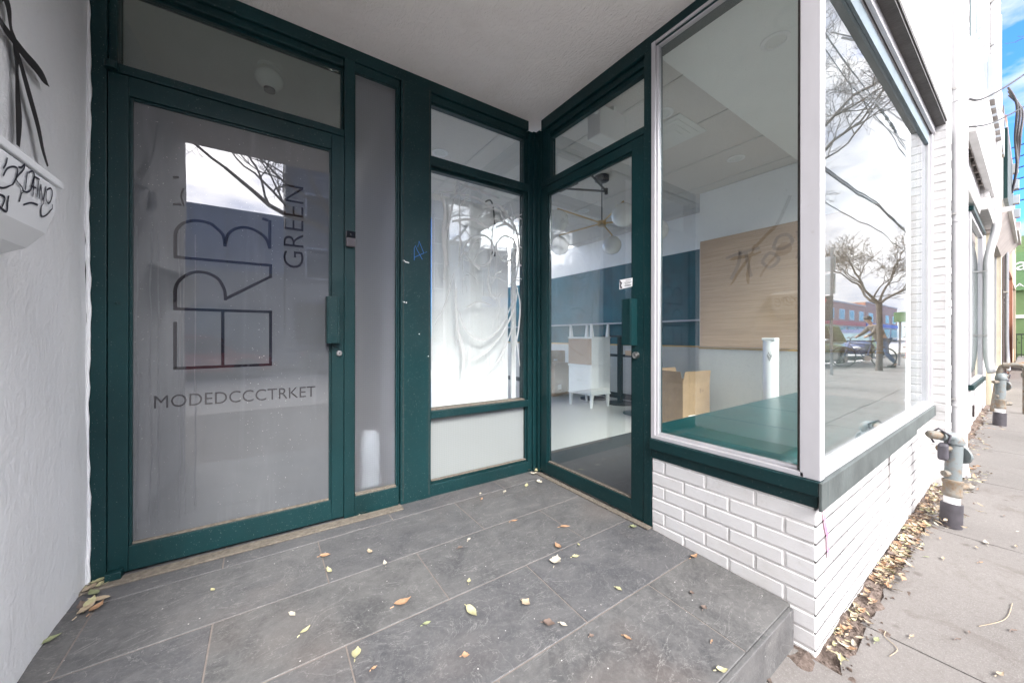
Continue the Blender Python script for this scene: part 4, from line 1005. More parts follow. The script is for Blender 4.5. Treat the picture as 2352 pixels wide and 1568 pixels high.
carton(4.30, 4.95, .004, .55, .40, .55, 20, 'closed brown cardboard box on floor left of the nightstands', 'dark_cardboard', False)
carton(4.35, 4.95, .56, .30, .25, .22, -10, 'small brown carton on top of the closed box beyond the nightstands', 'kraft_board', False)
# white tube standing on the seat far end
tb_ = thing('white_dispenser_tube', 'tall white cylindrical tube standing behind the window seat', 'tube', (4.02, 1.44, 0))
m = MB(); m.lathe((4.02, 1.44, 0), [(.064, .002), (.064, 1.0), (.060, 1.01)], (0, 0, 1), 32); m.build('tube_body', 'white_paint', tb_, smooth=True)
m = MB(); m.box(3.955, 4.065, 1.385, 1.495, .99, 1.016); m.build('tube_cap', 'white_paint', tb_, bevel=.006)
m = MB(); fz_ = lambda a_, z, h: (4.02 + (.0645 + h) * cos(rad(a_)), 1.44 + (.0645 + h) * sin(rad(a_)), z)
for p in ([(175, .86), (190, .82), (205, .86)], [(180, .88), (195, .845), (200, .89)], [(172, .85), (190, .80), (208, .85)]): m.ribbon([(a_ * 1.0, z) for a_, z in p], .012 if False else .01, fz_, .0008)
m.build('printed_emblem', 'dark_print', tb_)

# ------------------------------------------------------------------ things on the recess walls
mbx = thing('mailbox', 'white wall mailbox with slanted lid and black marker scrawl on the stucco wall', 'mailbox', (XL + .01, 1.28, 1.3))
prof = [(XL + .008, 1.395), (-.428, 1.395), (-.430, 1.33), (-.445, 1.275), (-.475, 1.235), (-.52, 1.212), (XL + .008, 1.205)]
m = MB()
i0 = 0
ys = [.98, 1.0, 1.37, 1.392]
m.prism([(a_, b_) for a_, b_ in prof][::-1], lambda a_, b_, h: (a_, h, b_ + (.0 if h < 1.3 else .0)), .98, 1.400); body = m.build('box_body', 'mailbox_metal', mbx, bevel=.006)
m = MB(); m.hexa([(XL + .006, .96, 1.440), (-.425, .96, 1.398), (-.425, 1.425, 1.398), (XL + .006, 1.425, 1.440), (XL + .006, .96, 1.462), (-.425, .96, 1.416), (-.425, 1.425, 1.416), (XL + .006, 1.425, 1.462)])
m.build('lid', 'mailbox_metal', mbx, bevel=.003)
m = MB(); fm = lambda y, z, h: (-.4285 + h - (.002 if z < 1.33 else 0) - max(0, 1.33 - z) * .27, y, z)
TAG = [[(1.18, 1.381), (1.176, 1.368), (1.166, 1.354)], [(1.166, 1.339), (1.18, 1.359), (1.201, 1.371), (1.216, 1.373), (1.216, 1.362), (1.205, 1.341), (1.187, 1.322), (1.169, 1.316), (1.159, 1.317)], [(1.22, 1.378), (1.231, 1.381), (1.245, 1.393), (1.239, 1.379), (1.212, 1.35), (1.235, 1.339), (1.241, 1.323), (1.245, 1.31)], [(1.255, 1.381), (1.247, 1.338)], [(1.259, 1.38), (1.276, 1.39), (1.285, 1.385), (1.276, 1.362), (1.268, 1.345), (1.251, 1.335), (1.235, 1.334)], [(1.285, 1.383), (1.278, 1.333)], [(1.285, 1.381), (1.309, 1.383)], [(1.27, 1.355), (1.294, 1.358)], [(1.303, 1.378), (1.3, 1.361), (1.296, 1.338)], [(1.314, 1.374), (1.305, 1.337)], [(1.314, 1.374), (1.323, 1.34), (1.338, 1.377)], [(1.34, 1.369), (1.36, 1.38), (1.37, 1.372), (1.36, 1.349), (1.347, 1.34), (1.338, 1.349), (1.34, 1.367)], [(1.326, 1.34), (1.328, 1.322), (1.345, 1.306), (1.365, 1.32), (1.37, 1.344)], [(1.262, 1.309), (1.285, 1.321), (1.312, 1.324)], [(1.14, 1.30), (1.166, 1.301), (1.187, 1.305), (1.199, 1.301), (1.201, 1.285)], [(1.14, 1.28), (1.166, 1.281), (1.194, 1.283), (1.22, 1.28), (1.212, 1.297), (1.205, 1.311)]]
for p in TAG: m.ribbon(catm([(y, z) for y, z in p]), .0042, fm, .0022)
m.build('marker_scrawl', 'black_marker', body)
bell = thing('doorbell', 'small black and grey doorbell on the frame right of the frosted door', 'doorbell', (.402, YA(.4), 1.568))
m = MB(); m.abox(.378, .429, .002, .020, 1.524, 1.612); bb_ = m.build('bell_body', 'bell_grey', bell, bevel=.008, seg=4)
m = MB(); m.abox(.3795, .4275, .0205, .0235, 1.574, 1.611); m.build('camera_panel', 'bell_black', bell, bevel=.005, seg=3)
m = MB(); m.lathe((.4035, YA(.4) - .020, 1.549), [(.0145, 0), (.0145, .0028), (.012, .0028), (.012, .0015), (.001, .0015)], (0, -1, 0), 28); m.build('bell_button', 'bell_grey', bell, smooth=True)
m = MB(); m.sphere((.4035, YA(.4) - .0225, 1.592), .007, sq=(1, .5, 1)); m.build('lens', 'bell_black', bell, smooth=True)
rsp = thing('recessed_soffit_light', 'white round recessed light in the plaster ceiling of the entrance', 'ceiling light', (1.27, .69, ZC))

# ------------------------------------------------------------------ gas risers, downpipes
def gas_riser(x, y, label, s=1.0, detail=True, zf=0):
    z0 = GZ(x); r = .052 * s
    t = thing('gas_meter_riser', label, 'gas pipe', (x, y, z0), 'gas risers along the sidewalk')
    ln = Vector((.070 * s, -.010, .585 * s))   # slight lean
    P = lambda k, dx=0, dy=0, dz=0: tuple(Vector((x, y, z0)) + ln * k + Vector((dx, dy, dz)))
    m = MB(); m.cyl(P(-.15), P(.27), .055 * s, .054 * s, 28); m.build('sleeve', 'pipe_sleeve', t, smooth=True)
    m = MB(); m.cyl(P(.26), P(.37), .040 * s, .040 * s, 24); m.build('white_collar', 'white_paint', t, smooth=True)
    m = MB(); m.lathe(P(.35), [(.045 * s, 0), (.051 * s, .01), (.047 * s, .025 * s), (.047 * s, .085 * s), (.052 * s, .095 * s), (.052 * s, .112 * s), (.043 * s, .117 * s)], ln, 28); m.build('coupling', 'pipe_rust', t, smooth=True)
    m = MB(); m.cyl(P(.53), P(.99), .042 * s, .042 * s, 28); m.build('riser_pipe', 'pipe_paint', t, smooth=True)
    top = Vector(P(.99)); d = Vector((-.62, .62, .08)).normalized()
    if zf: d = Vector((zf, -.1, .0)).normalized()
    m = MB(); m.lathe(tuple(top), [(.051 * s, -.01), (.051 * s, .012)], ln, 28)
    arc = [top + Vector((0, 0, .036 * s)) * sin(a_) + d * .035 * s * (1 - cos(a_)) for a_ in [k * pi / 12 for k in range(7)]]
    arc += [arc[-1] + d * .03 * s]
    m.tube(arc, [.050 * s, .050 * s, .048 * s, .045 * s, .041 * s, .036 * s, .032 * s, .030 * s], 20)
    m.lathe(tuple(arc[-1] - d * .005), [(.034 * s, 0), (.034 * s, .02 * s)], d, 20); m.build('elbow', 'pipe_paint', t, smooth=True)
    e = arc[-1]
    m = MB(); m.cyl(e, e + d * .05 * s, .022 * s, n=20); m.lathe(tuple(e + d * .03 * s), [(.029 * s, 0), (.031 * s, .015 * s), (.029 * s, .05 * s), (.018 * s, .068 * s), (.001, .072 * s)], d, 24); m.build('end_plug', 'pipe_rust', t, smooth=True)
    if detail:
        sd2 = Vector((.80, -.55, 0)).normalized()
        c0_ = Vector(P(.84))
        m = MB(); m.lathe(tuple(c0_ + sd2 * .045 * s), [(.02, 0), (.058 * s, .004), (.060 * s, .016 * s), (.04 * s, .024 * s), (.0, .034 * s)], sd2, 30); m.build('regulator_disc', 'pipe_paint', t, smooth=True)
        m = MB(); m.cyl(c0_ + sd2 * .07 * s, c0_ + sd2 * .125 * s + Vector((0, 0, -.02)), .013 * s); m.build('vent_stub', 'pipe_paint', t, smooth=True)
        c1_ = Vector(P(.46)); m = MB(); m.cyl(c1_, c1_ + sd2 * .11 * s, .022 * s, n=20); m.cyl(c1_ + sd2 * .09 * s, c1_ + sd2 * .125 * s, .026 * s, n=6); m.cyl(c1_ + sd2 * .12 * s, c1_ + sd2 * .15 * s, .014 * s, n=4); m.build('side_plug', 'pipe_rust', t, smooth=False, bevel=.002)
        for kk_, l_ in ((.62, .06), (.92, .10)):
            m = MB(); m.cyl(Vector(P(kk_)) - sd2 * l_, Vector(P(kk_)) - sd2 * .03, .020, n=8); m.build('valve_stub', 'pipe_rust', t)
        lk_ = e + d * .03 * s
        L_ = thing('lock_box', 'dark grey lock hanging under the elbow of the nearest gas riser' if s < 1.0 else 'black lock box hanging from the second, farther gas riser', 'padlock', tuple(lk_))
        m = MB(); m.tube([lk_ + Vector((0, -.04, -.04)), lk_ + Vector((0, -.05, .01)), lk_ + Vector((0, 0, .045)), lk_ + Vector((0, .045, .0)), lk_ + Vector((0, .02, -.05))], .006, 8); m.build('shackle', 'lock_grey', L_, smooth=True)
        m = MB(); c = lk_ + Vector((-.005, -.02, -.095)); m.box(c.x - .045, c.x + .045, c.y - .022, c.y + .022, c.z - .052, c.z + .05); m.build('lock_body', 'lock_grey', L_, bevel=.014, seg=3)
    return t
gas_riser(3.585, .300, 'nearest grey gas riser with rusty coupling and black sleeve, standing in fallen leaves', .90)
gas_riser(7.95, .26, 'second gas riser farther down the wall, with black lock box', 1.05, True, .5)
t = thing('gas_pipe_run', 'rusty horizontal gas pipe with elbows beyond the second riser', 'gas pipe', (9.3, .2, .3))
z9 = GZ(9.3)
m = MB(); m.tube(catm([(9.2, .36, z9 - .02), (9.2, .30, .50), (9.22, .24, .60), (9.25, .14, .62), (9.27, .08, .58), (9.27, .07, .45), (9.27, .07, z9 - .02)], 5), .032, 12); m.build('pipe', 'pipe_rust', t, smooth=True)
m = MB(); m.lathe((9.21, .24, .60), [(.046, -.03), (.046, .03)], (0, -1, 0), 18); m.lathe((9.27, .07, .47), [(.046, -.03), (.046, .03)], (0, 0, 1), 18); m.build('fitting', 'pipe_rust', t, smooth=True)
t = thing('paper_bag_wrap', 'crumpled brown paper bag shape at right edge above the sidewalk', 'bag', (9.75, .02, .6))
zq = .80
m = MB(); ct = Vector((9.75, .02, .60)); random.seed(5)
rim = [Vector((.02 * cos(a_), .10 * cos(a_), .09 * sin(a_))) for a_ in [2 * pi * k / 9 for k in range(9)]]
i = len(m.v); m.v.append(tuple(ct + Vector((0, .20, .0)))); 
for k, r_ in enumerate(rim): m.v.append(tuple(ct + Vector((0, -.12, 0)) + r_ * random.uniform(1.0, 1.3) + Vector((random.uniform(-.02, .02), 0, 0))))
for k in range(9): m.f.append((i, i + 1 + k, i + 1 + (k + 1) % 9))
m.f.append(tuple(i + 1 + k for k in range(9))[::-1]); m.build('paper_cone', 'cardboard', t)

def downpipe(pts, r, label, collars, boot=None):
    t = thing('downpipe', label, 'downpipe', pts[-1], 'white rain downpipes on the street wall')
    m = MB(); m.tube(pts, r, 20); m.build('pipe', 'downpipe_paint', t, smooth=True)
    for (x, y, z, hh) in collars:
        m = MB(); m.cyl((x, y, z - hh / 2), (x, y, z + hh / 2), r * 1.07, n=24); m.build('pipe_collar', 'downpipe_paint', t, smooth=True, bevel=.002)
    for (x, y, z, hh) in collars[:3]:
        m = MB(); m.box(x - r * 1.15, x + r * 1.15, y - .002, YC + .02, z + .05, z + .066); m.build('strap', 'steel', t)
    if boot: m = MB(); m.tube(*boot); m.build('boot', 'downpipe_paint', t, smooth=True)
    return t
px, py = 4.83, .372
downpipe([(px, py, 6.1), (px, py, GZ(px) + .25)], .058, 'white downpipe beside the display window, nearest of the two', [(px, py, 3.05, .10), (px, py, 2.0, .02), (px, py, .45, .02), (px, py, 4.1, .1)],
         ([(px, py, GZ(px) + .26), (px, py - .0, GZ(px) + .12), (px, py - .01, GZ(px) + .02)], [.062, .062, .064], 20))
downpipe(catm([(9.38, .335, 6.0), (9.38, .335, 4.0), (9.38, .335, 2.95), (9.37, .345, 2.7), (9.32, .40, 2.35), (9.30, .415, 2.15), (9.30, .415, 1.9), (9.30, .415, .9), (9.30, .40, .62), (9.26, .37, .48)], 6), .046, 'farther white downpipe with an offset bend near its top', [(9.30, .415, 2.0, .03), (9.30, .415, 1.0, .02)],
         (catm([(9.30, .41, .95), (9.27, .385, .70), (9.23, .36, .50), (9.20, .36, .40)]), [.05, .055, .06, .065, .07, .072, .075, .078, .08, .08, .08, .08, .08, .08, .078, .075, .07, .06, .05], 20) if False else None)
downpipe([(8.32, .315, 6.1), (8.32, .315, 4.15)], .047, 'short white downpipe high on the wall above the letter sign', [(8.32, .315, 5.6, .04), (8.32, .315, 5.0, .08)])

# ------------------------------------------------------------------ neighbouring shops down the street
nb = thing('neighbour_shop', 'white brick neighbouring shop with its own bay window and green sill', 'building', (7.45, YC, 0))
m = MB()
bricks(m, lambda a_, d, z: (a_, .435 - d, z), 4.705, 8.2, 2.745, 6.2, 0, joint=.005)
bricks(m, lambda a_, d, z: (7.44 - d, a_, z), YC, .72, GZ(7.4) - .05, .345, 0)
bricks(m, lambda a_, d, z: (a_, YC - d + .01, z), 7.44, 9.42, GZ(7.4) - .05, .345, 1, joint=.005)
bricks(m, lambda a_, d, z: (8.2 - d, a_, z), .352, .47, 2.8, 6.2, 0, .105)
bricks(m, lambda a_, d, z: (a_, .352 - d + .012, z), 8.2, 9.9, 2.8, 6.2, 1, joint=.005)
m.build('brick_face', 'white_brick_paint', nb)
m = MB(); m.box(4.705, 8.2, .4335, .70, 2.735, 6.2); m.box(7.4385, 9.42, YC + .0085, .85, -.2, .36); m.box(8.1985, 9.9, .3625, .7, 2.79, 6.2); m.box(9.42, 9.9, .46, .75, -.1, 2.8); m.build('brick_core', 'mortar_paint', nb)
m = MB(); m.box(4.705, 7.6, .70, 2.3, 2.70, 2.73); m.build('recess_soffit', 'beige_render', nb)
m = MB(); m.box(4.705, 7.44, 2.2, 2.3, 0, 2.7); m.box(4.705, 4.75, .72, 2.2, 0, 2.7); m.build('recess_wall', 'upper_window', nb)
m = MB(); m.box(7.44, 7.50, .73, 2.2, .35, 2.62); m.build('return_frame', 'green_paint', nb)
m = MB(); m.box(7.42, 9.44, YC - .03, .80, .350, .415); m.build('sill', 'green_paint', nb, bevel=.004); m = MB(); m.box(7.42, 9.44, YC - .03, .75, 2.640, 2.70); m.build('lintel', 'green_paint', nb, bevel=.004)
wf = MB(); wf.box(7.44, 7.50, YC - .005, YC + .10, .416, 2.640); wf.box(9.28, 9.40, YC - .005, YC + .05, .416, 2.640); wf.box(7.501, 9.279, YC - .004, YC + .05, .416, .445); wf.box(7.501, 9.279, YC - .004, YC + .05, 2.59, 2.64)
wf = wf.build('bay_window', 'silver_metal', nb, bevel=.003)
m = MB(); m.box(7.501, 9.279, YC + .02, YC + .026, .446, 2.59); m.build('pane', 'street_glass', wf)
m = MB(); m.box(7.46, 7.47, YC + .10, .73, .416, 2.64); m.build('return_pane', 'street_glass', wf)
m = MB(); m.box(7.5, 9.35, 1.2, 1.25, 0, 2.7); m.build('shop_interior', 'interior_grey', nb)
m = MB(); m.box(5.3, 7.3, .45, 2.2, GZ(6) + .0, GZ(6) + .14); m.build('entry_step', 'kerb_concrete', nb, bevel=.01)
uw = MB(); uw.box(6.7, 8.12, .418, .4225, 4.15, 6.1); uw = uw.build('upper_window', 'upper_window', nb)
m = MB(); m.box(6.7, 6.76, .41, .4175, 4.15, 6.1); m.box(7.38, 7.44, .41, .4175, 4.15, 6.1); m.box(6.7, 8.12, .408, .4175, 4.10, 4.149); m.build('window_frame', 'sign_metal', uw)
m = MB(); m.box(7.75, 7.87, YC - .012, YC + .001, -.03, .12); m.build('vent_cover', 'crack_dark', nb)
# long white sign box on brackets
sg = thing('white_sign_box', 'long blank white sign box bolted above the neighbouring bay window', 'sign', (5.75, .35, 3.05))
m = MB(); m.box(5.75, 8.75, .325, .385, 3.05, 4.0); m.build('sign_panel', 'sign_metal', sg, bevel=.004)
for k in range(9): m = MB(); m.box(5.95 + .33 * k, 6.0 + .33 * k, .3955, .430, 3.07, 3.12); m.build('bracket', 'sign_back', sg)
m = MB(); m.box(5.76, 8.7, .388, .395, 3.06, 3.99); m.build('backing', 'sign_back', sg)
# stepped grey letter blocks
random.seed(2)
for k in range(9):
    x0 = 7.6 + .30 * k; hgt = [.72, .60, .66, .52, .70, .5, .62, .7, .56][k]
    t = thing('sign_letter_block', 'grey raised sign letter seen edge on, ' + ['nearest', 'second', 'third', 'fourth', 'fifth', 'sixth', 'seventh', 'eighth', 'farthest'][k] + ' in the row above the white sign', 'sign letter', (x0, .3, 4.04), 'grey sign letters')
    m = MB(); m.box(x0, x0 + .20, .285, .342, 4.04, 4.04 + hgt * .8); m.box(x0, x0 + .20, .3425, .430 if x0 < 8.1 else .3445, 4.08, 4.04 + hgt * .7); m.build('letter_face', 'sign_grey', t, bevel=.004)
    m = MB(); m.box(x0 + .01, x0 + .19, .29, .341, 4.03, 4.0395); m.build('letter_underside', 'sign_back', t)
# next units, far part of the row
def far_unit(x0, x1, yf, mat, h, label, name='row_shop', eave=None, win=True):
    t = thing(name, label, 'building', (x0, yf, GZ(x0)))
    z0 = GZ(x0) - .2
    m = MB(); m.box(x0, x1, yf, yf + 7, 2.9, h); m.box(x0, x0 + .5, yf, yf + .6, z0, 2.899); m.box(x1 - .3, x1, yf, yf + .6, z0, 2.899); m.box(x0 + .501, x1 - .301, yf + .04, yf + .6, z0, GZ(x0) + .5); m.build('wall', mat, t)
    fr_ = MB(); fr_.box(x0 + .501, x1 - .301, yf + .06, yf + .1, 2.80, 2.899); fr_.box(x0 + .501, x0 + .56, yf + .06, yf + .1, GZ(x0) + .501, 2.80); fr_.box(x1 - .36, x1 - .301, yf + .06, yf + .1, GZ(x0) + .501, 2.80); fr_ = fr_.build('shop_window', 'silver_metal', t)
    m = MB(); m.box(x0 + .56, x1 - .36, yf + .075, yf + .085, GZ(x0) + .501, 2.80); m.build('pane', 'dark_glass', fr_)
    m = MB(); m.box(x0 + .3, x1, yf + 1.5, yf + 1.6, z0, 3); m.build('inner_wall', 'interior_grey', t)
    if eave:
        m = MB(); m.hexa([(x0 - .2, yf, eave), (x1, yf, eave), (x1, yf + .1, eave), (x0 - .2, yf + .1, eave), (x0 - .2, yf - .16, eave + .28), (x1, yf - .16, eave + .28), (x1, yf + .1, eave + .28), (x0 - .2, yf + .1, eave + .28)]); m.build('eave', 'cornice', t)
        m = MB(); m.box(x0 - .2, x1, yf - .20, yf, eave + .281, eave + .36); m.build('gutter', 'sign_metal', t)
    for k in range(2):
        xx = x0 + (x1 - x0) * (.2 + .42 * k); m = MB(); m.box(xx, xx + .8, yf - .008, yf - .001, 4.2, 5.9); m.build('upper_window', 'upper_window', t)
    return t
far_unit(9.95, 13.2, .40, 'cream_brick_paint', 6.3, 'cream brick shop past the second downpipe', eave=2.75)
far_unit(13.3, 15.2, .385, 'dark_brick', 6.1, 'dark brick shop with grey conduits, beyond the cream brick shop', eave=3.0)
far_unit(15.3, 20, .40, 'red_brick', 6.6, 'red brick shop near the end of the white row')
far_unit(20.1, 24.6, .42, 'beige_brick', 6.0, 'beige brick shop last in the row before the green building')
t = thing('box_sign', 'large silver box sign with dark green edge above the cream brick shop', 'sign', (10.5, .3, 3.4))
m = MB(); m.box(10.4, 13.0, .305, .39, 3.38, 4.55); m.build('sign_panel', 'sign_metal', t, bevel=.01)
m = MB(); m.box(10.42, 13.0, .26, .304, 3.40, 4.60); m.build('sign_edge', 'green_paint', t)
for k in range(3):
    t = thing('conduit', 'grey electrical conduit, ' + ['nearest', 'middle', 'farthest'][k] + ' of three on the dark brick pier', 'conduit', (13.4 + .25 * k, .34, .6), 'electrical conduits')
    m = MB(); m.tube(catm([(13.3 + .25 * k, .345, 2.9), (13.3 + .25 * k, .345, 1.6 + .1 * k), (13.3 + .25 * k, .345, 1.0), (13.25 + .25 * k, .33, .55), (12.9 + .25 * k, .31, .32)]), .022, 8); m.build('tube', 'pvc_grey', t, smooth=True)
    m = MB(); m.box(13.26 + .25 * k, 13.34 + .25 * k, .32, .385, 2.0 - .1 * k, 2.03 - .1 * k); m.build('clip', 'steel', t)
for k in range(6):
    t = thing('blade_sign', 'grey blade sign seen edge on, ' + ['lowest', 'second lowest', 'third lowest', 'third highest', 'second highest', 'topmost'][k] + ' of the stepped group', 'sign', (13.8 + .45 * k, .28, 3.4), 'stepped blade signs')
    x0 = 13.6 + .55 * (5 - k); z0 = 3.55 + .22 * k
    m = MB(); m.box(x0, x0 + .12, .20, .384, z0, z0 + .2); m.build('sign_board', 'sign_grey', t, bevel=.004)
    m = MB(); m.box(x0, x0 + .12, .205, .38, z0 - .014, z0 - .001); m.build('bottom_trim', 'sign_back', t)

# green building with script sign, facing up the street
gb = thing('green_building', 'green painted brick building with white script sign across the side street', 'building', (28, 0, GZ(28)))
m = MB(); m.box(28, 36, -2.2, 6, GZ(28) - .3, 5.6); m.build('wall', 'green_brick_paint', gb)
m = MB(); m.box(27.88, 27.999, -2.2, 1.4, 3.15, 4.85); sb = m.build('sign_band', 'awning_green', gb)
fg = lambda a_, b_, h: (27.88 - h, a_, b_)
fit_text('sign_lettering', 'Artisan', 2.2, .55, lambda x, y, h: fg(2.02 - x, 4.05 + y, h), 'paper_white', sb, .02, .004)
fit_text('small_lettering', 'CAFE A', 1.2, .16, lambda x, y, h: fg(1.45 - x, 3.3 + y, h), 'paper_white', sb, .02)
m = MB(); m.box(27.94, 27.999, -1.3, -.4, GZ(28), 2.7); m.build('door', 'window_dark', gb)
m = MB(); m.box(27.95, 27.999, 0.25, .85, 1.9, 2.05); m.build('wall_lamp', 'white_paint', gb)
fe_ = thing('iron_fence', 'dark iron fence with square posts in front of the green building', 'fence', (27, .5, GZ(27)))
zf_ = GZ(27)
m = MB(); m.box(26.98, 27.02, -.1, 1.8, zf_ + .95, zf_ + 1.0); m.box(26.98, 27.02, -.1, 1.8, zf_ + .08, zf_ + .12); m.build('rail', 'black_metal', fe_)
for k in range(16): m = MB(); y = -.05 + .12 * k; m.box(26.99, 27.01, y, y + .02, zf_, zf_ + 1.0); m.build('picket', 'black_metal', fe_)
for y in (-.15, .85, 1.8): m = MB(); m.box(26.94, 27.06, y - .06, y + .06, zf_ - .05, zf_ + 1.12); m.build('fence_post', 'black_metal', fe_)
sh = thing('shrub', 'small green shrub growing behind the iron fence', 'shrub', (27.3, .9, zf_))
m = MB(); random.seed(8)
for k in range(260):
    c = Vector((27.35 + random.gauss(0, .12), .85 + random.gauss(0, .2), zf_ + random.uniform(.05, .9))); d = Vector((random.uniform(-1, 1), random.uniform(-1, 1), random.uniform(-1, 1))).normalized() * .05; e_ = d.cross(Vector((.3, .5, .8))).normalized() * .03
    m.quad(c - d, c + e_, c + d, c - e_)
m.build('foliage', 'leafgreen', sh)
m = MB(); m.tube([(27.35, .85, zf_ - .02), (27.35, .85, zf_ + .7)], [.02, .006], 6); m.build('stem', 'bark', sh)

# ------------------------------------------------------------------ overhead cables
def cable(name, pts, r, label, cat='cable', grp='overhead cables'):
    return tag(MB().tube(catm(pts, 8), r, 6).build(name, 'cable_black', smooth=True), label, cat, grp)
def sag(a_, b_, s_, n=6):
    a_ = Vector(a_); b_ = Vector(b_); return [tuple(a_.lerp(b_, k / n) - Vector((0, 0, s_ * 4 * (k / n) * (1 - k / n)))) for k in range(n + 1)]
for k, (zz, yy) in enumerate([(5.45, -.5), (5.25, -.6), (4.9, -.55), (4.6, -.5), (4.3, -.62), (4.05, -.5)]):
    cable('service_cable', sag((24.0, .50, 8.4 - .42 * k), (21.0, -1.6, 8.9 - .42 * k), .3), .022, ['top', 'second', 'third', 'fourth', 'fifth', 'lowest'][k] + ' black service cable leaving the far facade into the sky')
cable('service_cable', [(4.9, .33, 3.05), (5.4, .25, 3.2), (6.4, 0.0, 3.75), (7.6, -.4, 4.6), (8.8, -.9, 5.6)], .008, 'thin twisted drop wire rising from the nearest downpipe past the sign box')
cable('service_cable', [(5.6, .36, 3.05), (6.2, .2, 3.25), (7.4, -.15, 3.9), (8.4, -.6, 4.8)], .007, 'second thin drop wire beside the twisted one')
cable('service_cable', [(3.9, .30, 3.9), (5.0, .26, 4.7), (6.4, .15, 5.7), (7.6, .0, 6.8)], .010, 'loose wire crossing in front of the upper brick wall')
lp = thing('cable_loop', 'thick looped cables and insulator hanging at top right against the sky', 'cable', (9.0, .0, 6.4), 'overhead cables')
m = MB(); m.tube(catm([(8.6, .30, 6.15), (8.7, .22, 6.3), (8.75, .12, 6.2), (8.8, .08, 5.9), (8.9, .0, 5.7), (9.0, -.15, 5.75), (9.2, -.5, 6.2), (9.5, -1.2, 7.0)], 8), .020, 8); m.tube(catm([(8.7, .2, 6.28), (8.8, .10, 6.1), (9.0, -.05, 5.9), (9.3, -.5, 6.3), (9.6, -1.4, 7.3)], 8), .013, 8); m.build('loop_cable', 'cable_black', lp, smooth=True)
m = MB(); m.lathe((8.5, .27, 6.15), [(.03, 0), (.06, .05), (.03, .1), (.06, .15), (.02, .2)], (.3, -.6, .4), 14); m.build('insulator', 'pipe_rust', lp, smooth=True)
m = MB()
for k in range(3): m.tube(catm([(12.2 + .2 * k, .30, 6.0), (12.2 + .2 * k, .20 - .03 * k, 5.6), (12.3, .22 - .03 * k, 5.0), (12.25 + .1 * k, .2, 4.4), (12.3, .26, 3.9)], 6), .018, 8)
wh = thing('service_conduit_bundle', 'grey bundle of curved service conduits along the edge of the facade', 'conduit', (12.3, .25, 4)); m.build('conduit_bundle', 'pipe_sleeve', wh, smooth=True)
# street line wires running along the road (seen mirrored in the display window)
for k, (y, z, r_) in enumerate([(-2.0, 8.9, .014), (-2.3, 5.2, .014), (-2.25, 6.15, .02), (-2.2, 6.0, .03), (-2.4, 10.3, .014), (-2.1, 9.6, .012)]):
    cable('street_cable', sag((-14, y, z - .3), (20, y - .2, z), .35, 10) + sag((20, y - .2, z), (55, y - .3, z + .4), .3, 6)[1:], r_, ['lower thin', 'paired thin', 'thick dark', 'thickest bundled', 'high thin', 'second highest', 'topmost'][k] + ' cable running above the kerb along the street', grp='street cables')
for k in range(5):
    x = [21.0, 21.8, 22.6, 22.95, 23.4][k]; y, z = -2.5, 10.0
    t = thing('bird', ['first', 'second', 'third', 'fourth', 'fifth'][k] + ' small black bird from the left perched on the high cable', 'bird', (x, y, z), 'birds on the cable')
    q_ = (x - 20) / 35
    zc = 10.3 + .4 * q_ - .3 * 4 * q_ * (1 - q_) + .06
    t.location = (x, -2.6 - .1 * q_, zc)
    m = MB(); m.sphere((x, t.location.y, zc), .075, 12, 8, (1.5, .8, .9)); m.sphere((x - .12, t.location.y, zc + .05), .04, 10, 6); m.cyl((x + .08, t.location.y, zc - .01), (x + .24, t.location.y, zc - .05), .03, .015, 6); m.cyl((x - .15, t.location.y, zc + .05), (x - .19, t.location.y, zc + .045), .01, .002, 5); m.build('bird_body', 'bird_black', t, smooth=True)

# ------------------------------------------------------------------ trees (bare, late autumn)
def tree(x, y, label, trunk_h, trunk_r, spread, seed, depth=6, lean=(0, 0), heads=4, first=None):
    rng = random.Random(seed); z0 = GZ(x)
    t = thing('bare_tree', label, 'tree', (x, y, z0), 'bare street trees')
    tk = MB(); top = Vector((x + lean[0], y + lean[1], z0 + trunk_h))
    tk.tube([(x, y, z0 - .1), (x, y, z0 + .1), tuple(Vector((x, y, z0)).lerp(top, .5) + Vector((.03, .02, 0))), tuple(top)], [trunk_r * 1.35, trunk_r * 1.05, trunk_r * .9, trunk_r * .8], 12)
    tk.build('trunk', 'bark', t, smooth=True)
    br = MB()
    def grow(p, d, L, r, lv):
        n = 4; pts = [tuple(p)]; rs = [r]; q = Vector(p); dd = Vector(d)
        for k in range(n):
            dd = (dd + Vector((rng.uniform(-1, 1), rng.uniform(-1, 1), rng.uniform(-.7, .9))) * .30).normalized()
            q = q + dd * L / n; pts.append(tuple(q)); rs.append(max(r * (1 - .38 * (k + 1) / n), .003))
        br.tube(pts, rs, 6 if lv > 3 else (4 if lv > 1 else 3), caps=False)
        if lv <= 0: return
        for k in range(2 if rng.random() < .3 else 3):
            j = rng.randint(1, n); c = Vector(pts[j]) if k else q
            ax = Vector((rng.uniform(-1, 1), rng.uniform(-1, 1), rng.uniform(-.4, .5))).normalized()
            nd = (dd + ax * (.95 if k else .5)).normalized()
            grow(c, nd, L * rng.uniform(.62, .80), max(rs[j] * (.66 if k else .88), .0035), lv - 1)
    dirs = first or [Vector((cos(a_), sin(a_), rng.uniform(.8, 1.5))).normalized() for a_ in [2 * pi * (k + rng.random() * .4) / heads for k in range(heads)]]
    for d in dirs: grow(top - Vector((0, 0, .05)), Vector(d), spread * rng.uniform(.8, 1.1), trunk_r * .5, depth)
    br.build('crown', 'bark', t, smooth=True)
    return t
tree(15.6, -1.75, 'spreading bare street tree on the sidewalk beyond the sign pole', 2.1, .085, .95, 11, 7)
tree(10.2, -2.35, 'tall bare street tree at the kerb halfway to the sign pole', 4.6, .10, 1.5, 5, 7)
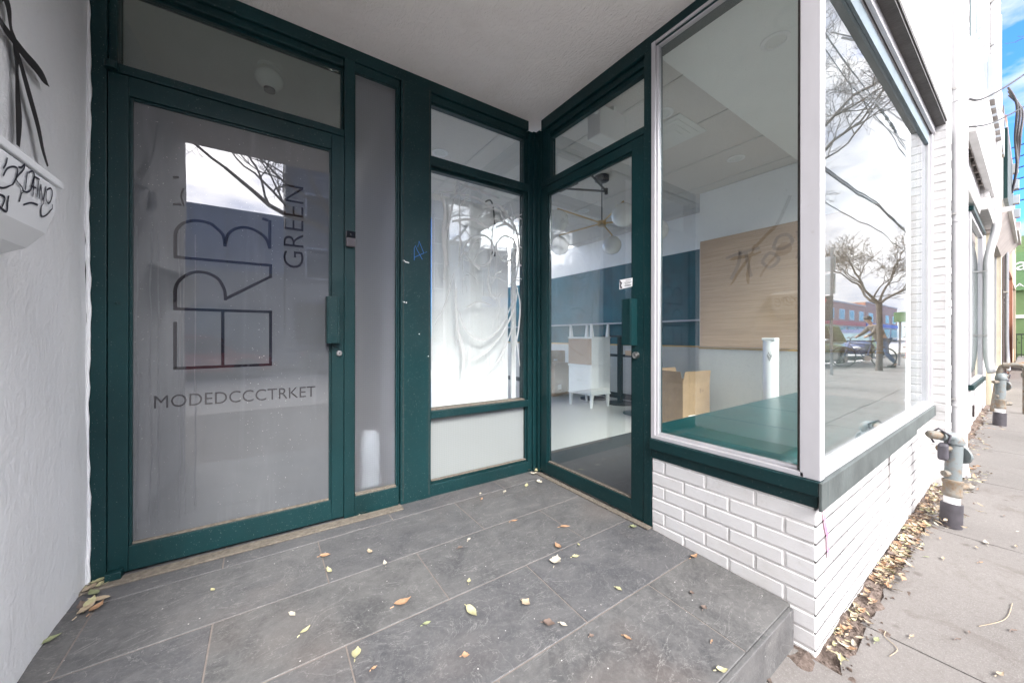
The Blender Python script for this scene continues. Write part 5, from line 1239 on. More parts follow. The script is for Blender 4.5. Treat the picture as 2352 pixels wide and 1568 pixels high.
tree(1.35, -2.9, 'bare tree at the kerb opposite the entrance with long low branches', 2.9, .13, 1.25, 23, 6, (0, 0), 3, [Vector((-1, .15, .42)).normalized(), Vector((-.8, -.2, .9)).normalized(), Vector((.5, .1, 1)).normalized()])
tree(30, -13.6, 'small bare tree on the far sidewalk', 2.4, .12, 1.5, 31, 4)
tree(48, -2.2, 'distant bare tree far along the near kerb', 2.4, .14, 1.7, 35, 4)

# ------------------------------------------------------------------ sign pole
sp_ = thing('sign_pole', 'perforated steel pole with two grey sign backs and a dark parking sign', 'sign', (13.3, -2.230, GZ(13.3)))
zp = GZ(13.3)
m = MB(); m.box(13.27, 13.33, -2.310, -2.250, zp - .1, zp + 3.6); pol = m.build('post', 'pvc_grey', sp_)
m = MB()
for k in range(60): m.box(13.262, 13.269, -2.288, -2.272, zp + .3 + .05 * k, zp + .32 + .05 * k)
m.build('perforation', 'dark_print', pol)
for (z_, h_) in ((2.95, .42), (2.30, .58)): m = MB(); m.box(13.335, 13.35, -2.550, -2.210, zp + z_, zp + z_ + h_); m.build('sign_plate', 'sign_grey', sp_, bevel=.01)
m = MB(); m.box(13.20, 13.26, -2.780, -2.230, zp + 1.55, zp + 2.25); dk = m.build('dark_sign', 'dark_print', sp_, bevel=.01)
m = MB(); m.box(13.194, 13.1995, -2.710, -2.450, zp + 1.85, zp + 2.0); m.build('sign_face_panel', 'label_white', dk)
fit_text('sign_digits', '06', .2, .14, lambda x, y, h: (13.199 - h, -2.380 - x, zp + 2.06 + y), 'banner_red', dk, .002)

# ------------------------------------------------------------------ vehicles
def car(loc, rot, paint, label, cat='car', kind='hatch'):
    """local frame: +x forward, z up, wheels on z = 0"""
    t = thing('parked_' + ('suv' if kind == 'suv' else 'car'), label, cat, (0, 0, 0), 'cars parked along the street')
    suv = kind == 'suv'; H_ = 1.68 if suv else 1.45; L_ = 4.6 if suv else 4.3; Wd = .92 if suv else .87
    bh = .98 if suv else .86
    # body: lofted cross-sections along x
    st_ = [(-L_/2, .40, bh - .16, .70), (-L_/2 + .10, .28, bh, .88), (-L_/2 + .6, .24, bh + .03, .98), (-.4, .22, bh + .01, 1.0), (.8, .22, bh, 1.0), (L_/2 - .9, .24, bh - .05, .98), (L_/2 - .25, .26, bh - .16, .90), (L_/2, .36, bh - .34, .68)]
    m = MB(); i0 = 0; nn_ = 12
    for (x, zb, zt, ws) in st_:
        w_ = Wd * ws; zm = (zb + zt) / 2
        for (yy, zz) in [(-.86, zb), (-1, zb + .10), (-1.0, zm), (-.985, zt - .12), (-.90, zt - .02), (-.5, zt + .015), (.5, zt + .015), (.90, zt - .02), (.985, zt - .12), (1.0, zm), (1, zb + .10), (.86, zb)]: m.v.append((x, yy * w_, zz))
    for j in range(len(st_) - 1):
        for k in range(nn_): q = j * nn_; m.f.append((q + k, q + (k + 1) % nn_, q + nn_ + (k + 1) % nn_, q + nn_ + k))
    m.f.append(tuple(range(nn_))); m.f.append(tuple((len(st_) - 1) * nn_ + k for k in range(nn_))[::-1])
    body = m.build('body', paint, t, smooth=True)
    # cabin: roof with pillars
    xb, xrb, xrf, xf = (-L_/2 + .12, -L_/2 + .42, .35, 1.15) if suv else (-L_/2 + .35, -L_/2 + .95, .30, 1.10)
    def cab(sh):
        return [(xb - sh, bh - .02), (xrb, H_ - .04 + sh), ((xrb + xrf) / 2, H_ + sh), (xrf, H_ - .03 + sh), (xf + sh, bh - .04)]
    def ring(y, pts_): return [(px_, y, pz_) for px_, pz_ in pts_]
    m = MB(); P = cab(0); lo, hi = Wd * .93, Wd * .74
    f_ = lambda px_, pz_: lo + (hi - lo) * (pz_ - bh) / (H_ - bh)
    for sgn in (-1, 1): m.v += [(px_, sgn * f_(px_, pz_), pz_) for px_, pz_ in P]
    n5 = len(P)
    for k in range(n5 - 1): m.f.append((k, k + 1, n5 + k + 1, n5 + k))
    m.f.append(tuple(range(n5))[::-1]); m.f.append(tuple(n5 + k for k in range(n5)))
    m.build('cabin', paint, t)
    # windows proud of the cabin
    for sgn in (-1, 1):
        for (xa, xc_) in ((xrb - .10, -.38), (-.30, xrf + .22)):
            zt_ = H_ - .10; zb_ = bh + .02
            xa2 = xa if xa < -1 else xa; xd = min(xc_ + (.35 if xc_ > 0 else 0), xf - .12)
            q = [(xa2 - (.1 if xa < -1 else 0), zb_), (xd, zb_), (xc_ - .02, zt_), (xa2 + .14 if xa < -1 else xa2, zt_)]
            m = MB(); m.quad(*[(px_, sgn * (f_(px_, pz_) + .006), pz_) for px_, pz_ in (q if sgn < 0 else q[::-1])]); m.build('side_window', 'window_dark', t)
    m = MB(); e = .012; m.quad((xf + e - .05, -lo * .9, bh + .03), (xf + e - .05, lo * .9, bh + .03), (xrf + e + .02, hi * .93, H_ - .07), (xrf + e + .02, -hi * .93, H_ - .07)); m.build('windscreen', 'upper_window', t)
    m = MB(); m.quad((xb - e + .03, lo * .88, bh + .05), (xb - e + .03, -lo * .88, bh + .05), (xrb - e, -hi * .9, H_ - .08), (xrb - e, hi * .9, H_ - .08)); m.build('rear_window', 'window_dark', t)
    R_ = .36 if suv else .32
    for sx_ in (L_/2 - .85, -L_/2 + .85):
        for sgn in (-1, 1):
            yo = sgn * (Wd - .06)
            m = MB(); m.lathe((sx_, yo, R_), [(R_ * .62, -.10), (R_ * .95, -.10), (R_, -.07), (R_, .07), (R_ * .95, .10), (R_ * .62, .10)], (0, sgn, 0), 28); ty = m.build('wheel', 'tyre', t, smooth=True)
            m = MB(); m.lathe((sx_, yo + sgn * .085, R_), [(R_ * .60, 0), (R_ * .62, .022), (R_ * .54, .012)], (0, sgn, 0), 24)
            for k in range(5):
                a_ = 2 * pi * k / 5; m.box(0, 0, 0, 0, 0, 0) if False else m.tube([(sx_, yo + sgn * .10, R_), (sx_ + R_ * .56 * cos(a_), yo + sgn * .10, R_ + R_ * .56 * sin(a_))], [.04, .03], 5)
            m.build('rim', 'rim', ty)
            m = MB(); m.lathe((sx_, sgn * (Wd - .03), R_), [(R_ * 1.13, 0), (R_ * 1.13, .034), (R_ * .9, .034)], (0, sgn, 0), 26); m.build('wheel_arch', 'tyre', t)
    for sgn in (-1, 1):
        m = MB(); m.sphere((L_/2 - .16, sgn * Wd * .62, bh - .30), .12, 14, 8, (1, 1.3, .6)); m.build('headlight', 'lamp_glass', t, smooth=True)
        m = MB(); m.sphere((-L_/2 + .10, sgn * Wd * .70, bh - .16), .10, 12, 8, (.8, 1.2, 1.2)); m.build('tail_light', 'red_lamp', t, smooth=True)
        m = MB(); m.sphere((xf - .22, sgn * (Wd + .08), bh + .06), .085, 12, 8, (.7, 1.2, .8)); m.build('wing_mirror', paint, t, smooth=True)
    m = MB(); m.box(L_/2 - .04, L_/2 + .012, -.42, .42, .42, .56); m.build('grille', 'black_metal', t, bevel=.01)
    t.location = loc; t.rotation_euler = (0, 0, rad(rot)); return t
car((17.2, -4.15, GZ(17.2) - .155), 180, 'car_silver', 'silver green suv parked nose towards the shop at the near kerb', 'suv', 'suv')
car((24.5, -4.2, GZ(24.5) - .155), 180, 'car_blue', 'dark blue car parked behind the silver suv')
car((-2.1, -11.3, GZ(-2) - .155), 0, 'car_red', 'red car parked across the street from the entrance')
car((2.9, -11.3, GZ(3) - .155), 0, 'car_black', 'black car parked across the street behind the red one')
car((-7.2, -11.3, GZ(-7) - .155), 0, 'car_silver', 'silver car parked across the street ahead of the red one')
car((36.0, -11.3, GZ(36) - .155), 0, 'car_silver', 'pale car parked far up the opposite kerb')

# ------------------------------------------------------------------ bicycle and person
def bicycle(x, y, rot, label):
    t = thing('bicycle', label, 'bicycle', (0, 0, 0), None)
    R_ = .34
    for wx in (-.52, .52):
        m = MB(); m.tube([(wx + R_ * cos(a_), 0, R_ + R_ * sin(a_)) for a_ in [2 * pi * k / 32 for k in range(33)]], .020, 8, caps=False); wl = m.build('wheel', 'tyre', t, smooth=True)
        m = MB()
        for k in range(14): a_ = 2 * pi * k / 14; m.tube([(wx, 0, R_), (wx + R_ * .95 * cos(a_), 0, R_ + R_ * .95 * sin(a_))], .0025, 4)
        m.cyl((wx, -.04, R_), (wx, .04, R_), .025); m.build('spokes', 'rim', wl)
    m = MB()
    for a_, b_ in (((-.52, .34), (-.18, .80)), ((-.52, .34), (-.08, .30)), ((-.08, .30), (-.18, .82)), ((-.08, .30), (.36, .74)), ((-.17, .76), (.34, .82)), ((.34, .90), (.52, .34))): m.tube([(a_[0], 0, a_[1]), (b_[0], 0, b_[1])], .017, 8)
    m.build('frame', 'car_blue', t, smooth=True)
    m = MB(); m.box(-.30, -.06, -.06, .06, .86, .90); m.cyl((-.18, 0, .80), (-.19, 0, .87), .013); m.build('saddle', 'tyre', t, bevel=.02)
    m = MB(); m.tube([(.30, -.28, 1.0), (.34, -.12, 1.02), (.34, 0, .96), (.34, .12, 1.02), (.30, .28, 1.0)], .013, 8); m.cyl((.34, 0, .88), (.34, 0, .98), .013); m.build('handlebar', 'black_metal', t, smooth=True)
    m = MB(); m.cyl((-.08, -.05, .30), (-.08, .05, .30), .09, n=20); m.box(-.10, .06, -.14, -.08, .16, .19); m.box(-.22, -.06, .08, .14, .42, .45); m.build('crank', 'steel', t)
    t.location = (x, y, GZ(x)); t.rotation_euler = (0, 0, rad(rot)); return t
bicycle(16.7, -2.30, 235, 'blue bicycle held on the sidewalk beside the spreading bare tree')
pe = thing('person', 'person in dark jacket and blue jeans leaning forward over the bicycle', 'person', (0, 0, 0))
def skin_mesh(name, J, E_, mat, parent, root=0, sub=2):
    me = bpy.data.meshes.new(name); me.from_pydata([j[:3] for j in J], E_, []); ob = bpy.data.objects.new(name, me); COL.objects.link(ob); ob.parent = parent
    md = ob.modifiers.new('skin', 'SKIN'); sv = me.skin_vertices[0].data if me.skin_vertices else None
    if sv is None: return ob
    for i, j in enumerate(J): sv[i].radius = (j[3], j[4] if len(j) > 4 else j[3]); sv[i].use_root = (i == root)
    s2 = ob.modifiers.new('sub', 'SUBSURF'); s2.levels = sub; s2.render_levels = sub; md.use_smooth_shade = True
    me.materials.append(M(mat)); return ob
def make_skin(name, J, E_, mat, parent, root=0, sub=2):
    me = bpy.data.meshes.new(name); me.from_pydata([j[:3] for j in J], E_, [])
    ob = bpy.data.objects.new(name, me); COL.objects.link(ob); ob.parent = parent
    md = ob.modifiers.new('skin', 'SKIN')
    if not me.skin_vertices:
        try: me.skin_vertices.new()
        except Exception: pass
    if me.skin_vertices:
        sv = me.skin_vertices[0].data
        for i, j in enumerate(J): sv[i].radius = (j[3], j[4] if len(j) > 4 else j[3]); sv[i].use_root = (i == root)
    md.use_smooth_shade = True
    s2 = ob.modifiers.new('sub', 'SUBSURF'); s2.levels = sub; s2.render_levels = sub
    me.materials.append(M(mat)); return ob
# pelvis, spine (leaning forward, +x is forward)
J = [(0, 0, .92, .13, .15), (.12, 0, 1.12, .13, .16), (.27, 0, 1.32, .14, .19), (.33, 0, 1.42, .06), (.38, 0, 1.50, .055), (.44, .0, 1.60, .088, .075), (.47, 0, 1.66, .07, .065),
     (.27, .19, 1.36, .07), (.42, .24, 1.14, .05), (.58, .22, 1.03, .036), (.64, .21, 1.00, .030), (.27, -.19, 1.36, .07), (.42, -.24, 1.14, .05), (.58, -.22, 1.03, .036), (.64, -.21, 1.00, .030),
     (-.01, .10, .86, .10), (.10, .11, .50, .065), (-.02, .11, .10, .042), (.10, .12, .035, .035), (-.01, -.10, .86, .10), (-.05, -.11, .48, .065), (-.30, -.11, .13, .042), (-.19, -.12, .035, .035)]
E_ = [(0, 1), (1, 2), (2, 3), (3, 4), (4, 5), (5, 6), (2, 7), (7, 8), (8, 9), (9, 10), (2, 11), (11, 12), (12, 13), (13, 14), (0, 15), (15, 16), (16, 17), (17, 18), (0, 19), (19, 20), (20, 21), (21, 22)]
make_skin('body', J, E_, 'skin', pe)
JJ = [(j[0], j[1], j[2], j[3] * 1.14, (j[4] if len(j) > 4 else j[3]) * 1.14) for j in J]
make_skin('jacket', [(0, 0, .80, .175, .19)] + [JJ[k] for k in (1, 2)] + [(.31, 0, 1.39, .09)] + [JJ[k] for k in (7, 8, 9, 11, 12, 13)], [(0, 1), (1, 2), (2, 3), (2, 4), (4, 5), (5, 6), (2, 7), (7, 8), (8, 9)], 'jacket', pe)
make_skin('jeans', [JJ[0]] + [JJ[k] for k in (15, 16, 17, 19, 20, 21)], [(0, 1), (1, 2), (2, 3), (0, 4), (4, 5), (5, 6)], 'jeans', pe)
m = MB(); m.sphere((.425, 0, 1.645), .105, 16, 10, (1.0, .88, .85)); m.build('hair', 'hair', pe, smooth=True)
for sgn, fx, fz in ((1, .03, .045), (-1, -.24, .05)):
    m = MB(); m.sphere((fx + .05, sgn * .115, fz), .07, 12, 8, (1.9, .75, .65)); m.build('shoe', 'shoe', pe, smooth=True)
pe.location = (17.15, -1.92, GZ(17.1)); pe.rotation_euler = (0, 0, rad(230))

# ------------------------------------------------------------------ buildings across the street
def across(x0, x1, h, mat, label, floors=2, cols=3, low='beige_render', y=-15.4, winmat='window_dark', band=None, name='opposite_building'):
    t = thing(name, label, 'building', ((x0 + x1) / 2, y, GZ(x0)))
    z0 = GZ(x0) - .3
    m = MB(); m.box(x0, x1, y - 8, y, 3.6, h); m.build('upper_wall', mat, t)
    m = MB(); m.box(x0, x1, y - 7.9, y - .02, z0, 3.599); m.build('lower_wall', low, t)
    m = MB(); m.box(x0 - .05, x1 + .05, y - 8, y + .12, h, h + .22); m.build('parapet', 'cornice', t)
    if band: m = MB(); m.box(x0 + .2, x1 - .2, y - .019, y + .10, 2.9, 3.55); m.build('sign_band', band, t)
    wdt = (x1 - x0) / cols
    for c in range(cols):
        for f2 in range(floors - 1):
            a0_ = x0 + wdt * (c + .25); zz = 3.8 + 2.6 * f2
            if zz + 1.4 > h: continue
            m = MB(); m.box(a0_, a0_ + wdt * .5, y - .001, y + .05, zz, zz + 1.5); wf_ = m.build('window', 'white_paint', t)
            m = MB(); m.box(a0_ + .06, a0_ + wdt * .5 - .06, y + .0505, y + .056, zz + .06, zz + 1.44); m.build('pane', winmat, wf_)
        a0_ = x0 + wdt * (c + .10)
        m = MB(); m.box(a0_, a0_ + wdt * .8, y - .019, y + .03, .55, 2.75); sf_ = m.build('shopfront', 'grey_cladding', t)
        m = MB(); m.box(a0_ + .1, a0_ + wdt * .8 - .1, y + .0305, y + .036, .7, 2.6); m.build('pane', winmat, sf_)
    return t
across(-34, -20, 7.4, 'red_brick', 'red brick block across the street far to the left', 2, 4)
across(-20, -11.5, 6.2, 'beige_brick', 'beige brick shop across the street at left', 2, 3)
bl = thing('opposite_building', 'plain blue grey clad building with pale lower wall, facing the entrance', 'building', (-5, -15.4, 0))
m = MB(); m.box(-11.4, .3, -23, -15.4, 3.9, 6.6); m.build('upper_cladding', 'blue_cladding', bl)
m = MB()
for k in range(10): m.box(-11.4 + 1.2 * k, -11.36 + 1.2 * k, -15.399, -15.37, 3.92, 6.6)
m.build('cladding_seams', 'grey_cladding', bl)
m = MB(); m.box(-11.4, .3, -23, -15.42, -.6, 3.899); m.build('lower_wall', 'beige_render', bl)
m = MB(); m.box(-9, .1, -15.419, -15.38, .3, 2.4); sf2 = m.build('shopfront', 'grey_cladding', bl)
for k in range(3): m = MB(); m.box(-8.8 + 3 * k, -6.2 + 3 * k, -15.379, -15.37, .5, 2.3); m.build('pane', 'upper_window', sf2)
across(.35, 10, 10.4, 'grey_cladding', 'tall grey building right of the blue clad one', 3, 3)
specs = [(10.2, 19, 6.6, 'red_brick', 'banner_blue'), (19.2, 27, 6.0, 'beige_brick', 'awning_red'), (27.2, 38, 5.2, 'beige_brick', 'banner_blue'), (38.2, 50, 5.6, 'beige_brick', 'banner_blue'), (50.2, 64, 5.4, 'red_brick', 'awning_red'), (64.2, 84, 6.2, 'red_brick', 'banner_red'), (84.2, 110, 7.0, 'red_brick', 'banner_blue')]
for k, (x0, x1, h, mt_, bd) in enumerate(specs):
    across(x0, x1, h, mt_, ['red brick shops with blue sign band just past the tall grey building', 'beige brick shops with red sign band opposite the bicycle', 'low beige brick shops with bright blue sign band', 'beige brick block with blue sign band in the distance', 'distant red brick block with dark red sign band', 'far red brick block with bright red sign band', 'farthest red brick block closing the view'][k], 2, 4, 'beige_render', band=bd)
ban = [(22, 'banner_blue', 'blue and red shop banner sign on the opposite sidewalk'), (29, 'banner_red', 'red and blue shop banner sign farther up the opposite sidewalk')]
for x, mt_, lb in ban:
    t = thing('banner_sign', lb, 'sign', (x, -8.6 - .1 * x * 0, GZ(x)))
    m = MB(); m.cyl((x, -12.6, GZ(x) - .1), (x, -12.6, 4.6), .05, n=10); m.build('post', 'pvc_grey', t, smooth=True)
    m = MB(); m.box(x - .03, x + .03, -12.5, -11.2, 2.6, 4.2); m.build('banner', mt_, t)
    m = MB(); m.box(x - .035, x + .035, -12.2, -11.5, 3.1, 3.7); m.build('banner_emblem', 'label_white', t)
# produce stand with crates under canopy, on the near sidewalk beyond the tree
t = thing('market_stand', 'market stand with stacked orange crates under a green canopy past the tree', 'stall', (19, -1.2, GZ(19)))
zz = GZ(19)
m = MB(); m.box(18.2, 20.2, -1.7, -.2, zz + 1.75, zz + 1.85); m.hexa([(18.1, -1.8, zz + 1.5), (18.15, -1.8, zz + 1.5), (18.15, -.2, zz + 1.5), (18.1, -.2, zz + 1.5), (18.1, -1.8, zz + 1.84), (18.15, -1.8, zz + 1.84), (18.15, -.2, zz + 1.84), (18.1, -.2, zz + 1.84)]); m.build('canopy', 'awning_green', t)
for x, y in ((18.2, -1.7), (20.1, -1.7), (18.2, -.25), (20.1, -.25)): m = MB(); m.box(x, x + .05, y, y + .05, zz, zz + 1.75); m.build('post', 'pvc_grey', t)
for k in range(4): m = MB(); m.box(18.3, 20.1, -1.6, -.3, zz + .25 + .35 * k, zz + .29 + .35 * k); m.build('shelf', 'cardboard', t)
random.seed(4)
for k in range(4):
    for j in range(3):
        c = thing('produce_crate', ['orange', 'red', 'green', 'brown'][(k + j) % 4] + ' crate on the ' + ['lowest', 'second', 'third', 'top'][k] + ' shelf of the market stand, ' + ['kerb side', 'middle', 'wall side'][j], 'crate', (18.5, -1.4 + .42 * j, zz + .3 + .35 * k), 'crates on the market stand')
        mm = ['awning_red', 'banner_red', 'leafgreen', 'cardboard'][(k + j) % 4]
        m = MB(); y0 = -1.55 + .42 * j; m.box(18.3, 18.9, y0, y0 + .38, zz + .291 + .35 * k, zz + .48 + .35 * k); m.build('crate_body', mm, c, bevel=.01)
        m = MB()
        for q in range(6): m.sphere((18.36 + .09 * q, y0 + .1 + .18 * random.random(), zz + .50 + .35 * k), .05, 8, 6)
        m.build('produce', 'leaf_orange', c, smooth=True)

# ------------------------------------------------------------------ leaves
def leafmesh(L_, W_, curl, seed, lobed=False):
    rg = random.Random(seed); n = 7; v = []; f = []
    for i in range(n + 1):
        t_ = i / n; wv = math.sin(pi * min(1, t_ * 1.02) ** .85) * W_ / 2 * (1 + (.25 * math.sin(i * 4.1 + seed) if lobed else .06 * math.sin(i * 5)))
        x = (t_ - .5) * L_; zc = curl * L_ * ((t_ - .5) ** 2 * 1.2) + .004
        zc2 = zc + wv * .35 * (1 + .3 * rg.uniform(-1, 1)) + .001
        v += [(x, -wv, zc2), (x, 0, zc), (x, wv, zc2 * (1 + .15 * rg.uniform(-1, 1)))]
    for i in range(n):
        for j in range(2): q = 3 * i + j; f.append((q, q + 3, q + 4, q + 1))
    # stalk
    b_ = len(v); v += [(-L_/2, -.0012, .004), (-L_/2 - L_ * .22, -.0010, .003), (-L_/2 - L_ * .22, .0010, .005), (-L_/2, .0012, .006)]; f.append((b_, b_+1, b_+2, b_+3))
    return v, f
def add_leaf(x, y, z, L_, W_, rot, col, label, seed, grp, lobed=False, curl=.5):
    v, f = leafmesh(L_, W_, curl, seed, lobed)
    me = bpy.data.meshes.new('fallen_leaf'); me.from_pydata(v, [], f); me.materials.append(M('leaf_' + col))
    for p in me.polygons: p.use_smooth = True
    o = bpy.data.objects.new('fallen_leaf', me); COL.objects.link(o); o.location = (x, y, z); o.rotation_euler = (random.uniform(-.08, .08), random.uniform(-.08, .08), rot)
    return tag(o, label, 'leaf', grp)
TH = rad(YAW)
def ground_pt(u, v, z=0.0):
    k = (u - 1176) / F_PX; s_ = (774 - v) / F_PX; t_ = (z - 1.02) / s_
    return t_ * (sin(TH) + cos(TH) * k), t_ * (cos(TH) - sin(TH) * k)
random.seed(12)
LV = [(926, 1390, 'orange', 34, .5), (1084, 1408, 'yellow', 36, .5), (702, 1455, 'yellow', 24, .4), (672, 1418, 'cream', 18, .6), (757, 1317, 'yellow', 22, .4), (748, 1281, 'orange', 22, .5), (851, 1273, 'tan', 18, .5), (885, 1299, 'cream', 16, .5), (490, 1361, 'yellow', 14, .5),
      (1078, 1243, 'cream', 12, .5), (1182, 1200, 'orange', 16, .4), (1298, 1213, 'orange', 22, .4), (1282, 1259, 'orange', 22, .5), (1278, 1292, 'cream', 28, .8), (1323, 1281, 'yellow', 16, .6), (1209, 1387, 'tan', 22, .8), (1262, 1430, 'brown', 24, .8), (1295, 1432, 'cream', 18, .5),
      (1422, 1350, 'yellow', 15, .6), (1443, 1458, 'orange', 20, .4), (1595, 1275, 'orange', 22, .45), (1456, 1213, 'green', 14, .8), (1107, 1150, 'orange', 9, .6), (1210, 1118, 'yellow', 16, .5), (1240, 1110, 'cream', 14, .7), (1058, 1262, 'brown', 12, .7), (1078, 1340, 'yellow', 14, .6), (981, 1437, 'green', 18, .5),
      (820, 1505, 'yellow', 30, .6), (1660, 1525, 'yellow', 24, .6), (116, 1478, 'green', 34, .5), (838, 1180, 'cream', 22, .7), (1360, 1455, 'brown', 12, .7), (1618, 1387, 'brown', 14, .8), (1590, 1355, 'brown', 12, .8), (1104, 1137, 'cream', 8, .6), (1160, 1133, 'cream', 12, .6),
      (1330, 1255, 'yellow', 10, .5), (1636, 1460, 'orange', 8, .5), (1070, 1505, 'orange', 16, .8), (860, 1538, 'orange', 12, .6)]
COLN = dict(orange='orange brown', yellow='pale yellow', cream='dry cream', green='olive green', brown='dark brown', tan='tan')
def where(u, v):
    if u < 620: return 'on the slate by the foot of the frosted door'
    if v < 1200 and u < 1000: return 'against the threshold under the sidelight'
    if v < 1170: return 'in the inner corner below the white screen window'
    if u < 1000 and v < 1340: return 'on the slate in front of the sidelight'
    if u < 1000: return 'on the front slate tiles below the frosted door'
    if u > 1540: return 'on the step beside the white brick base'
    if v < 1270: return 'on the slate outside the shop door'
    if u < 1250: return 'on the middle slate tiles'
    return 'on the slate near the step edge'
for k, (u, v, c, L_, ar) in enumerate(LV):
    x, y = ground_pt(u, v, -.005); dist = x * sin(TH) + y * cos(TH)
    size = 'large' if L_ >= 28 else 'small' if L_ < 16 else 'medium'
    zz = .0 - .03 * max(0, 1.293 - y) / .75
    add_leaf(x, y, zz + .001, L_ / F_PX * dist * 1.15, L_ / F_PX * dist * ar * 1.1, random.uniform(-1.5, 1.5), c, f'{size} {COLN[c]} leaf {where(u, v)}', 100 + k, 'leaves scattered on the slate', ar > .65, random.uniform(.1, .8))
# pile by the stucco wall foot
pile = [(205, 1352), (190, 1362), (215, 1345), (198, 1372), (210, 1388), (190, 1398), (172, 1402), (225, 1348), (182, 1412), (205, 1405)]
for k, (u, v) in enumerate(pile):
    x, y = ground_pt(u, v); add_leaf(x + .02, y, .002 + .003 * (k % 3), .07, .030, random.uniform(0, 3), ['green', 'tan', 'yellow', 'green', 'tan', 'yellow', 'brown', 'yellow', 'tan', 'orange'][k], f'{["olive", "tan", "yellow", "olive", "tan", "yellow", "brown", "yellow", "tan", "orange"][k]} leaf in the small pile where stucco wall meets the door frame', 300 + k, 'leaves piled at the stucco wall', False, .4)
for k, (u, v) in enumerate([(1222, 1079), (1214, 1082), (1232, 1086), (1226, 1090), (1238, 1083), (1218, 1075)]):
    x, y = ground_pt(u, v); add_leaf(x, y, .004 + .003 * (k % 3), .06, .028, random.uniform(0, 3), ['cream', 'tan', 'yellow'][k % 3], f'{["cream", "tan", "yellow"][k % 3]} leaf heaped in the corner at hinge side of the shop door', 330 + k, 'leaves heaped in the door corner', True, .8)
# single leaves on the sidewalk
SL = [(1215, 1240, 'green', 70), (1490, 1215, 'tan', 50), (1850, 1240, 'brown', 42), (1930, 1185, 'brown', 36), (2170, 1510, 'tan', 70), (1615, 420, 'tan', 30), (1705, 468, 'orange', 26), (1530, 505, 'orange', 40), (1730, 620, 'tan', 44), (1990, 540, 'tan', 36), (2295, 535, 'tan', 40), (2305, 420, 'cream', 22), (2020, 655, 'orange', 34), (1605, 610, 'green', 30), (2280, 1175, 'brown', 52), (1010, 1150, 'orange', 60), (1400, 640, 'orange', 110), (940, 1190, 'tan', 50), (850, 1300, 'tan', 60), (1100, 890, 'cream', 34), (1050, 980, 'tan', 44), (1170, 960, 'tan', 44), (1300, 715, 'cream', 50), (1410, 740, 'tan', 44), (920, 1362, 'yellow', 26), (2060, 505, 'cream', 60), (1760, 390, 'cream', 20), (2200, 300, 'brown', 30)]
for k, (zx, zy, c, L_) in enumerate(SL):
    u, v = (2700 + zx / 2.063) * .6125, (1800 + zy / 2.063) * .6125; x, y = ground_pt(u, v, -.185)
    d_ = x * sin(TH) + y * cos(TH); Lm = L_ / 2.063 * .6125 / F_PX * d_ * 1.1
    pos = 'beside the wall corner' if zx < 1150 else ('far down the sidewalk' if zy < 560 else ('at the right edge of the sidewalk' if zx > 1900 else 'in the middle of the sidewalk slabs'))
    add_leaf(x, y, GZ(x) + .003, Lm, Lm * .42, random.uniform(-.9, .3), c, f'{"large" if Lm > .06 else "small"} {COLN[c]} leaf lying {pos}', 500 + k, 'leaves scattered on the sidewalk', False, random.uniform(.1, .9))
# litter drift of leaves against the wall foot
lit = {c: MB() for c in ('tan', 'orange', 'yellow', 'brown', 'cream')}
rg = random.Random(77)
def drop(x, y, z, L_, c):
    v, f = leafmesh(L_, L_ * rg.uniform(.3, .5), rg.uniform(0, 1), rg.randint(0, 999)); rot = Matrix.Rotation(rg.uniform(0, 6.28), 3, 'Z') @ Matrix.Rotation(rg.uniform(-.5, .5), 3, 'X') @ Matrix.Rotation(rg.uniform(-.35, .35), 3, 'Y')
    m = lit[c]; i = len(m.v); m.v += [tuple(rot @ Vector(q) + Vector((x, y, z))) for q in v]; m.f += [tuple(i + a_ for a_ in ff) for ff in f]
cs = ['tan'] * 5 + ['orange'] * 3 + ['yellow'] * 2 + ['brown'] * 3 + ['cream']
for k in range(760):
    r_ = rg.random()
    if r_ < .40: x = rg.uniform(2.45, 3.5); y = .455 - abs(rg.gauss(0, .038)); n_ = .012
    elif r_ < .68: x = rg.uniform(3.45, 4.40); y = .45 - abs(rg.gauss(0, .085)); n_ = .05
    elif r_ < .76: x = rg.uniform(1.78, 2.4); y = .455 - abs(rg.gauss(0, .03)); n_ = .006
    elif r_ < .86: x = rg.uniform(4.45, 5.3); y = .36 - abs(rg.gauss(0, .07)); n_ = .03
    else: x = rg.uniform(5.3, 9.2); y = .43 - abs(rg.gauss(0, .09)); n_ = .03
    drop(x, y, GZ(x) + .002 + rg.random() * n_, rg.uniform(.022, .050), rg.choice(cs))
for c, m in lit.items(): tag(m.build('leaf_litter', 'leaf_' + c, smooth=True), f'drift of {COLN[c]} fallen leaves along the foot of the white wall', 'leaves', None, 'stuff')
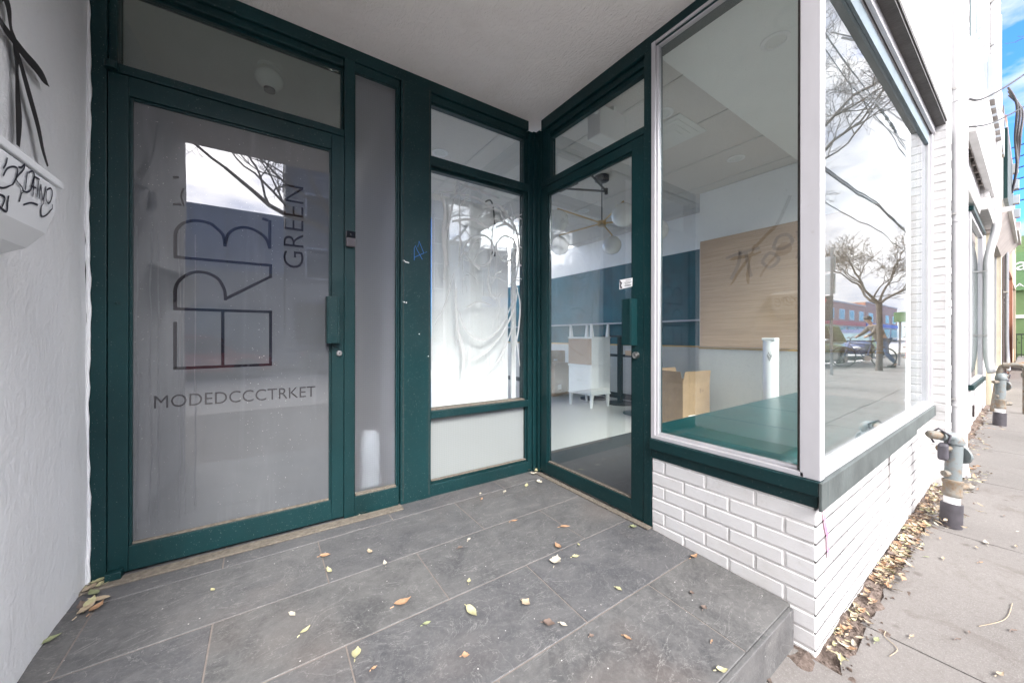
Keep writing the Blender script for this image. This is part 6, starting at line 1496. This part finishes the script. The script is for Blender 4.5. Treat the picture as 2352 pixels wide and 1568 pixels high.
# crumbs, pebbles, twigs
gv = MB(); rg = random.Random(9)
for k in range(450):
    x = rg.uniform(1.5, 5); y = .415 + rg.gauss(0, .022); s_ = rg.uniform(.002, .006)
    if y > .455: y = .45 - rg.random() * .05
    z = GZ(x) + .002; gv.hexa([(x - s_, y - s_, z), (x + s_, y - s_ * .6, z), (x + s_ * .8, y + s_, z), (x - s_ * .7, y + s_, z), (x - s_ * .6, y - s_ * .7, z + s_), (x + s_ * .5, y - s_ * .5, z + s_), (x + s_ * .5, y + s_ * .6, z + s_), (x - s_ * .4, y + s_ * .6, z + s_)])
tag(gv.build('soil_crumbs', 'soil'), 'loose crumbs of soil and grit along the wall foot', 'grit', None, 'stuff')
for (pts, lb) in (([(2.45, .13), (2.6, .07), (2.78, .055)], 'thin curved dry twig on the sidewalk slabs'), ([(1.95, .31), (2.02, .30), (2.06, .34), (2.10, .345)], 'short pale twig on soil by the wall corner')):
    tag(MB().tube(catm([(x, y, GZ(x) + .005) for x, y in pts]), .0014, 5).build('twig', 'leaf_tan', smooth=True), lb, 'twig')
# soffit light fitting geometry (bottom rim just enters the top of the photo)
m = MB(); m.lathe((1.27, .69, ZC), [(.09, 0), (.09, -.006), (.075, -.012), (.07, -.004)], (0, 0, 1), 32); m.build('trim_ring', 'label_white', rsp, smooth=True)
m = MB(); m.lathe((1.27, .69, ZC), [(.069, -.005), (.04, -.009), (.001, -.01)], (0, 0, 1), 28); m.build('lens', 'opal_globe', rsp, smooth=True)

# leaves that would share a description are told apart by their order in the picture
def px_u(o):
    p = o.location; zc_ = p.x * sin(TH) + p.y * cos(TH); return 1176 + F_PX * (p.x * cos(TH) - p.y * sin(TH)) / zc_
byl = {}
for o in S.objects:
    if o.name.startswith('fallen_leaf') and o.get('label'): byl.setdefault(o['label'], []).append(o)
ORD = ['leftmost', 'second from left', 'third from left', 'fourth from left', 'fifth from left', 'sixth from left']
for lb_, os_ in byl.items():
    if len(os_) > 1:
        os_.sort(key=px_u)
        for i_, o in enumerate(os_): o['label'] = lb_ + ', ' + (ORD[i_] if i_ < len(os_) - 1 else 'rightmost')
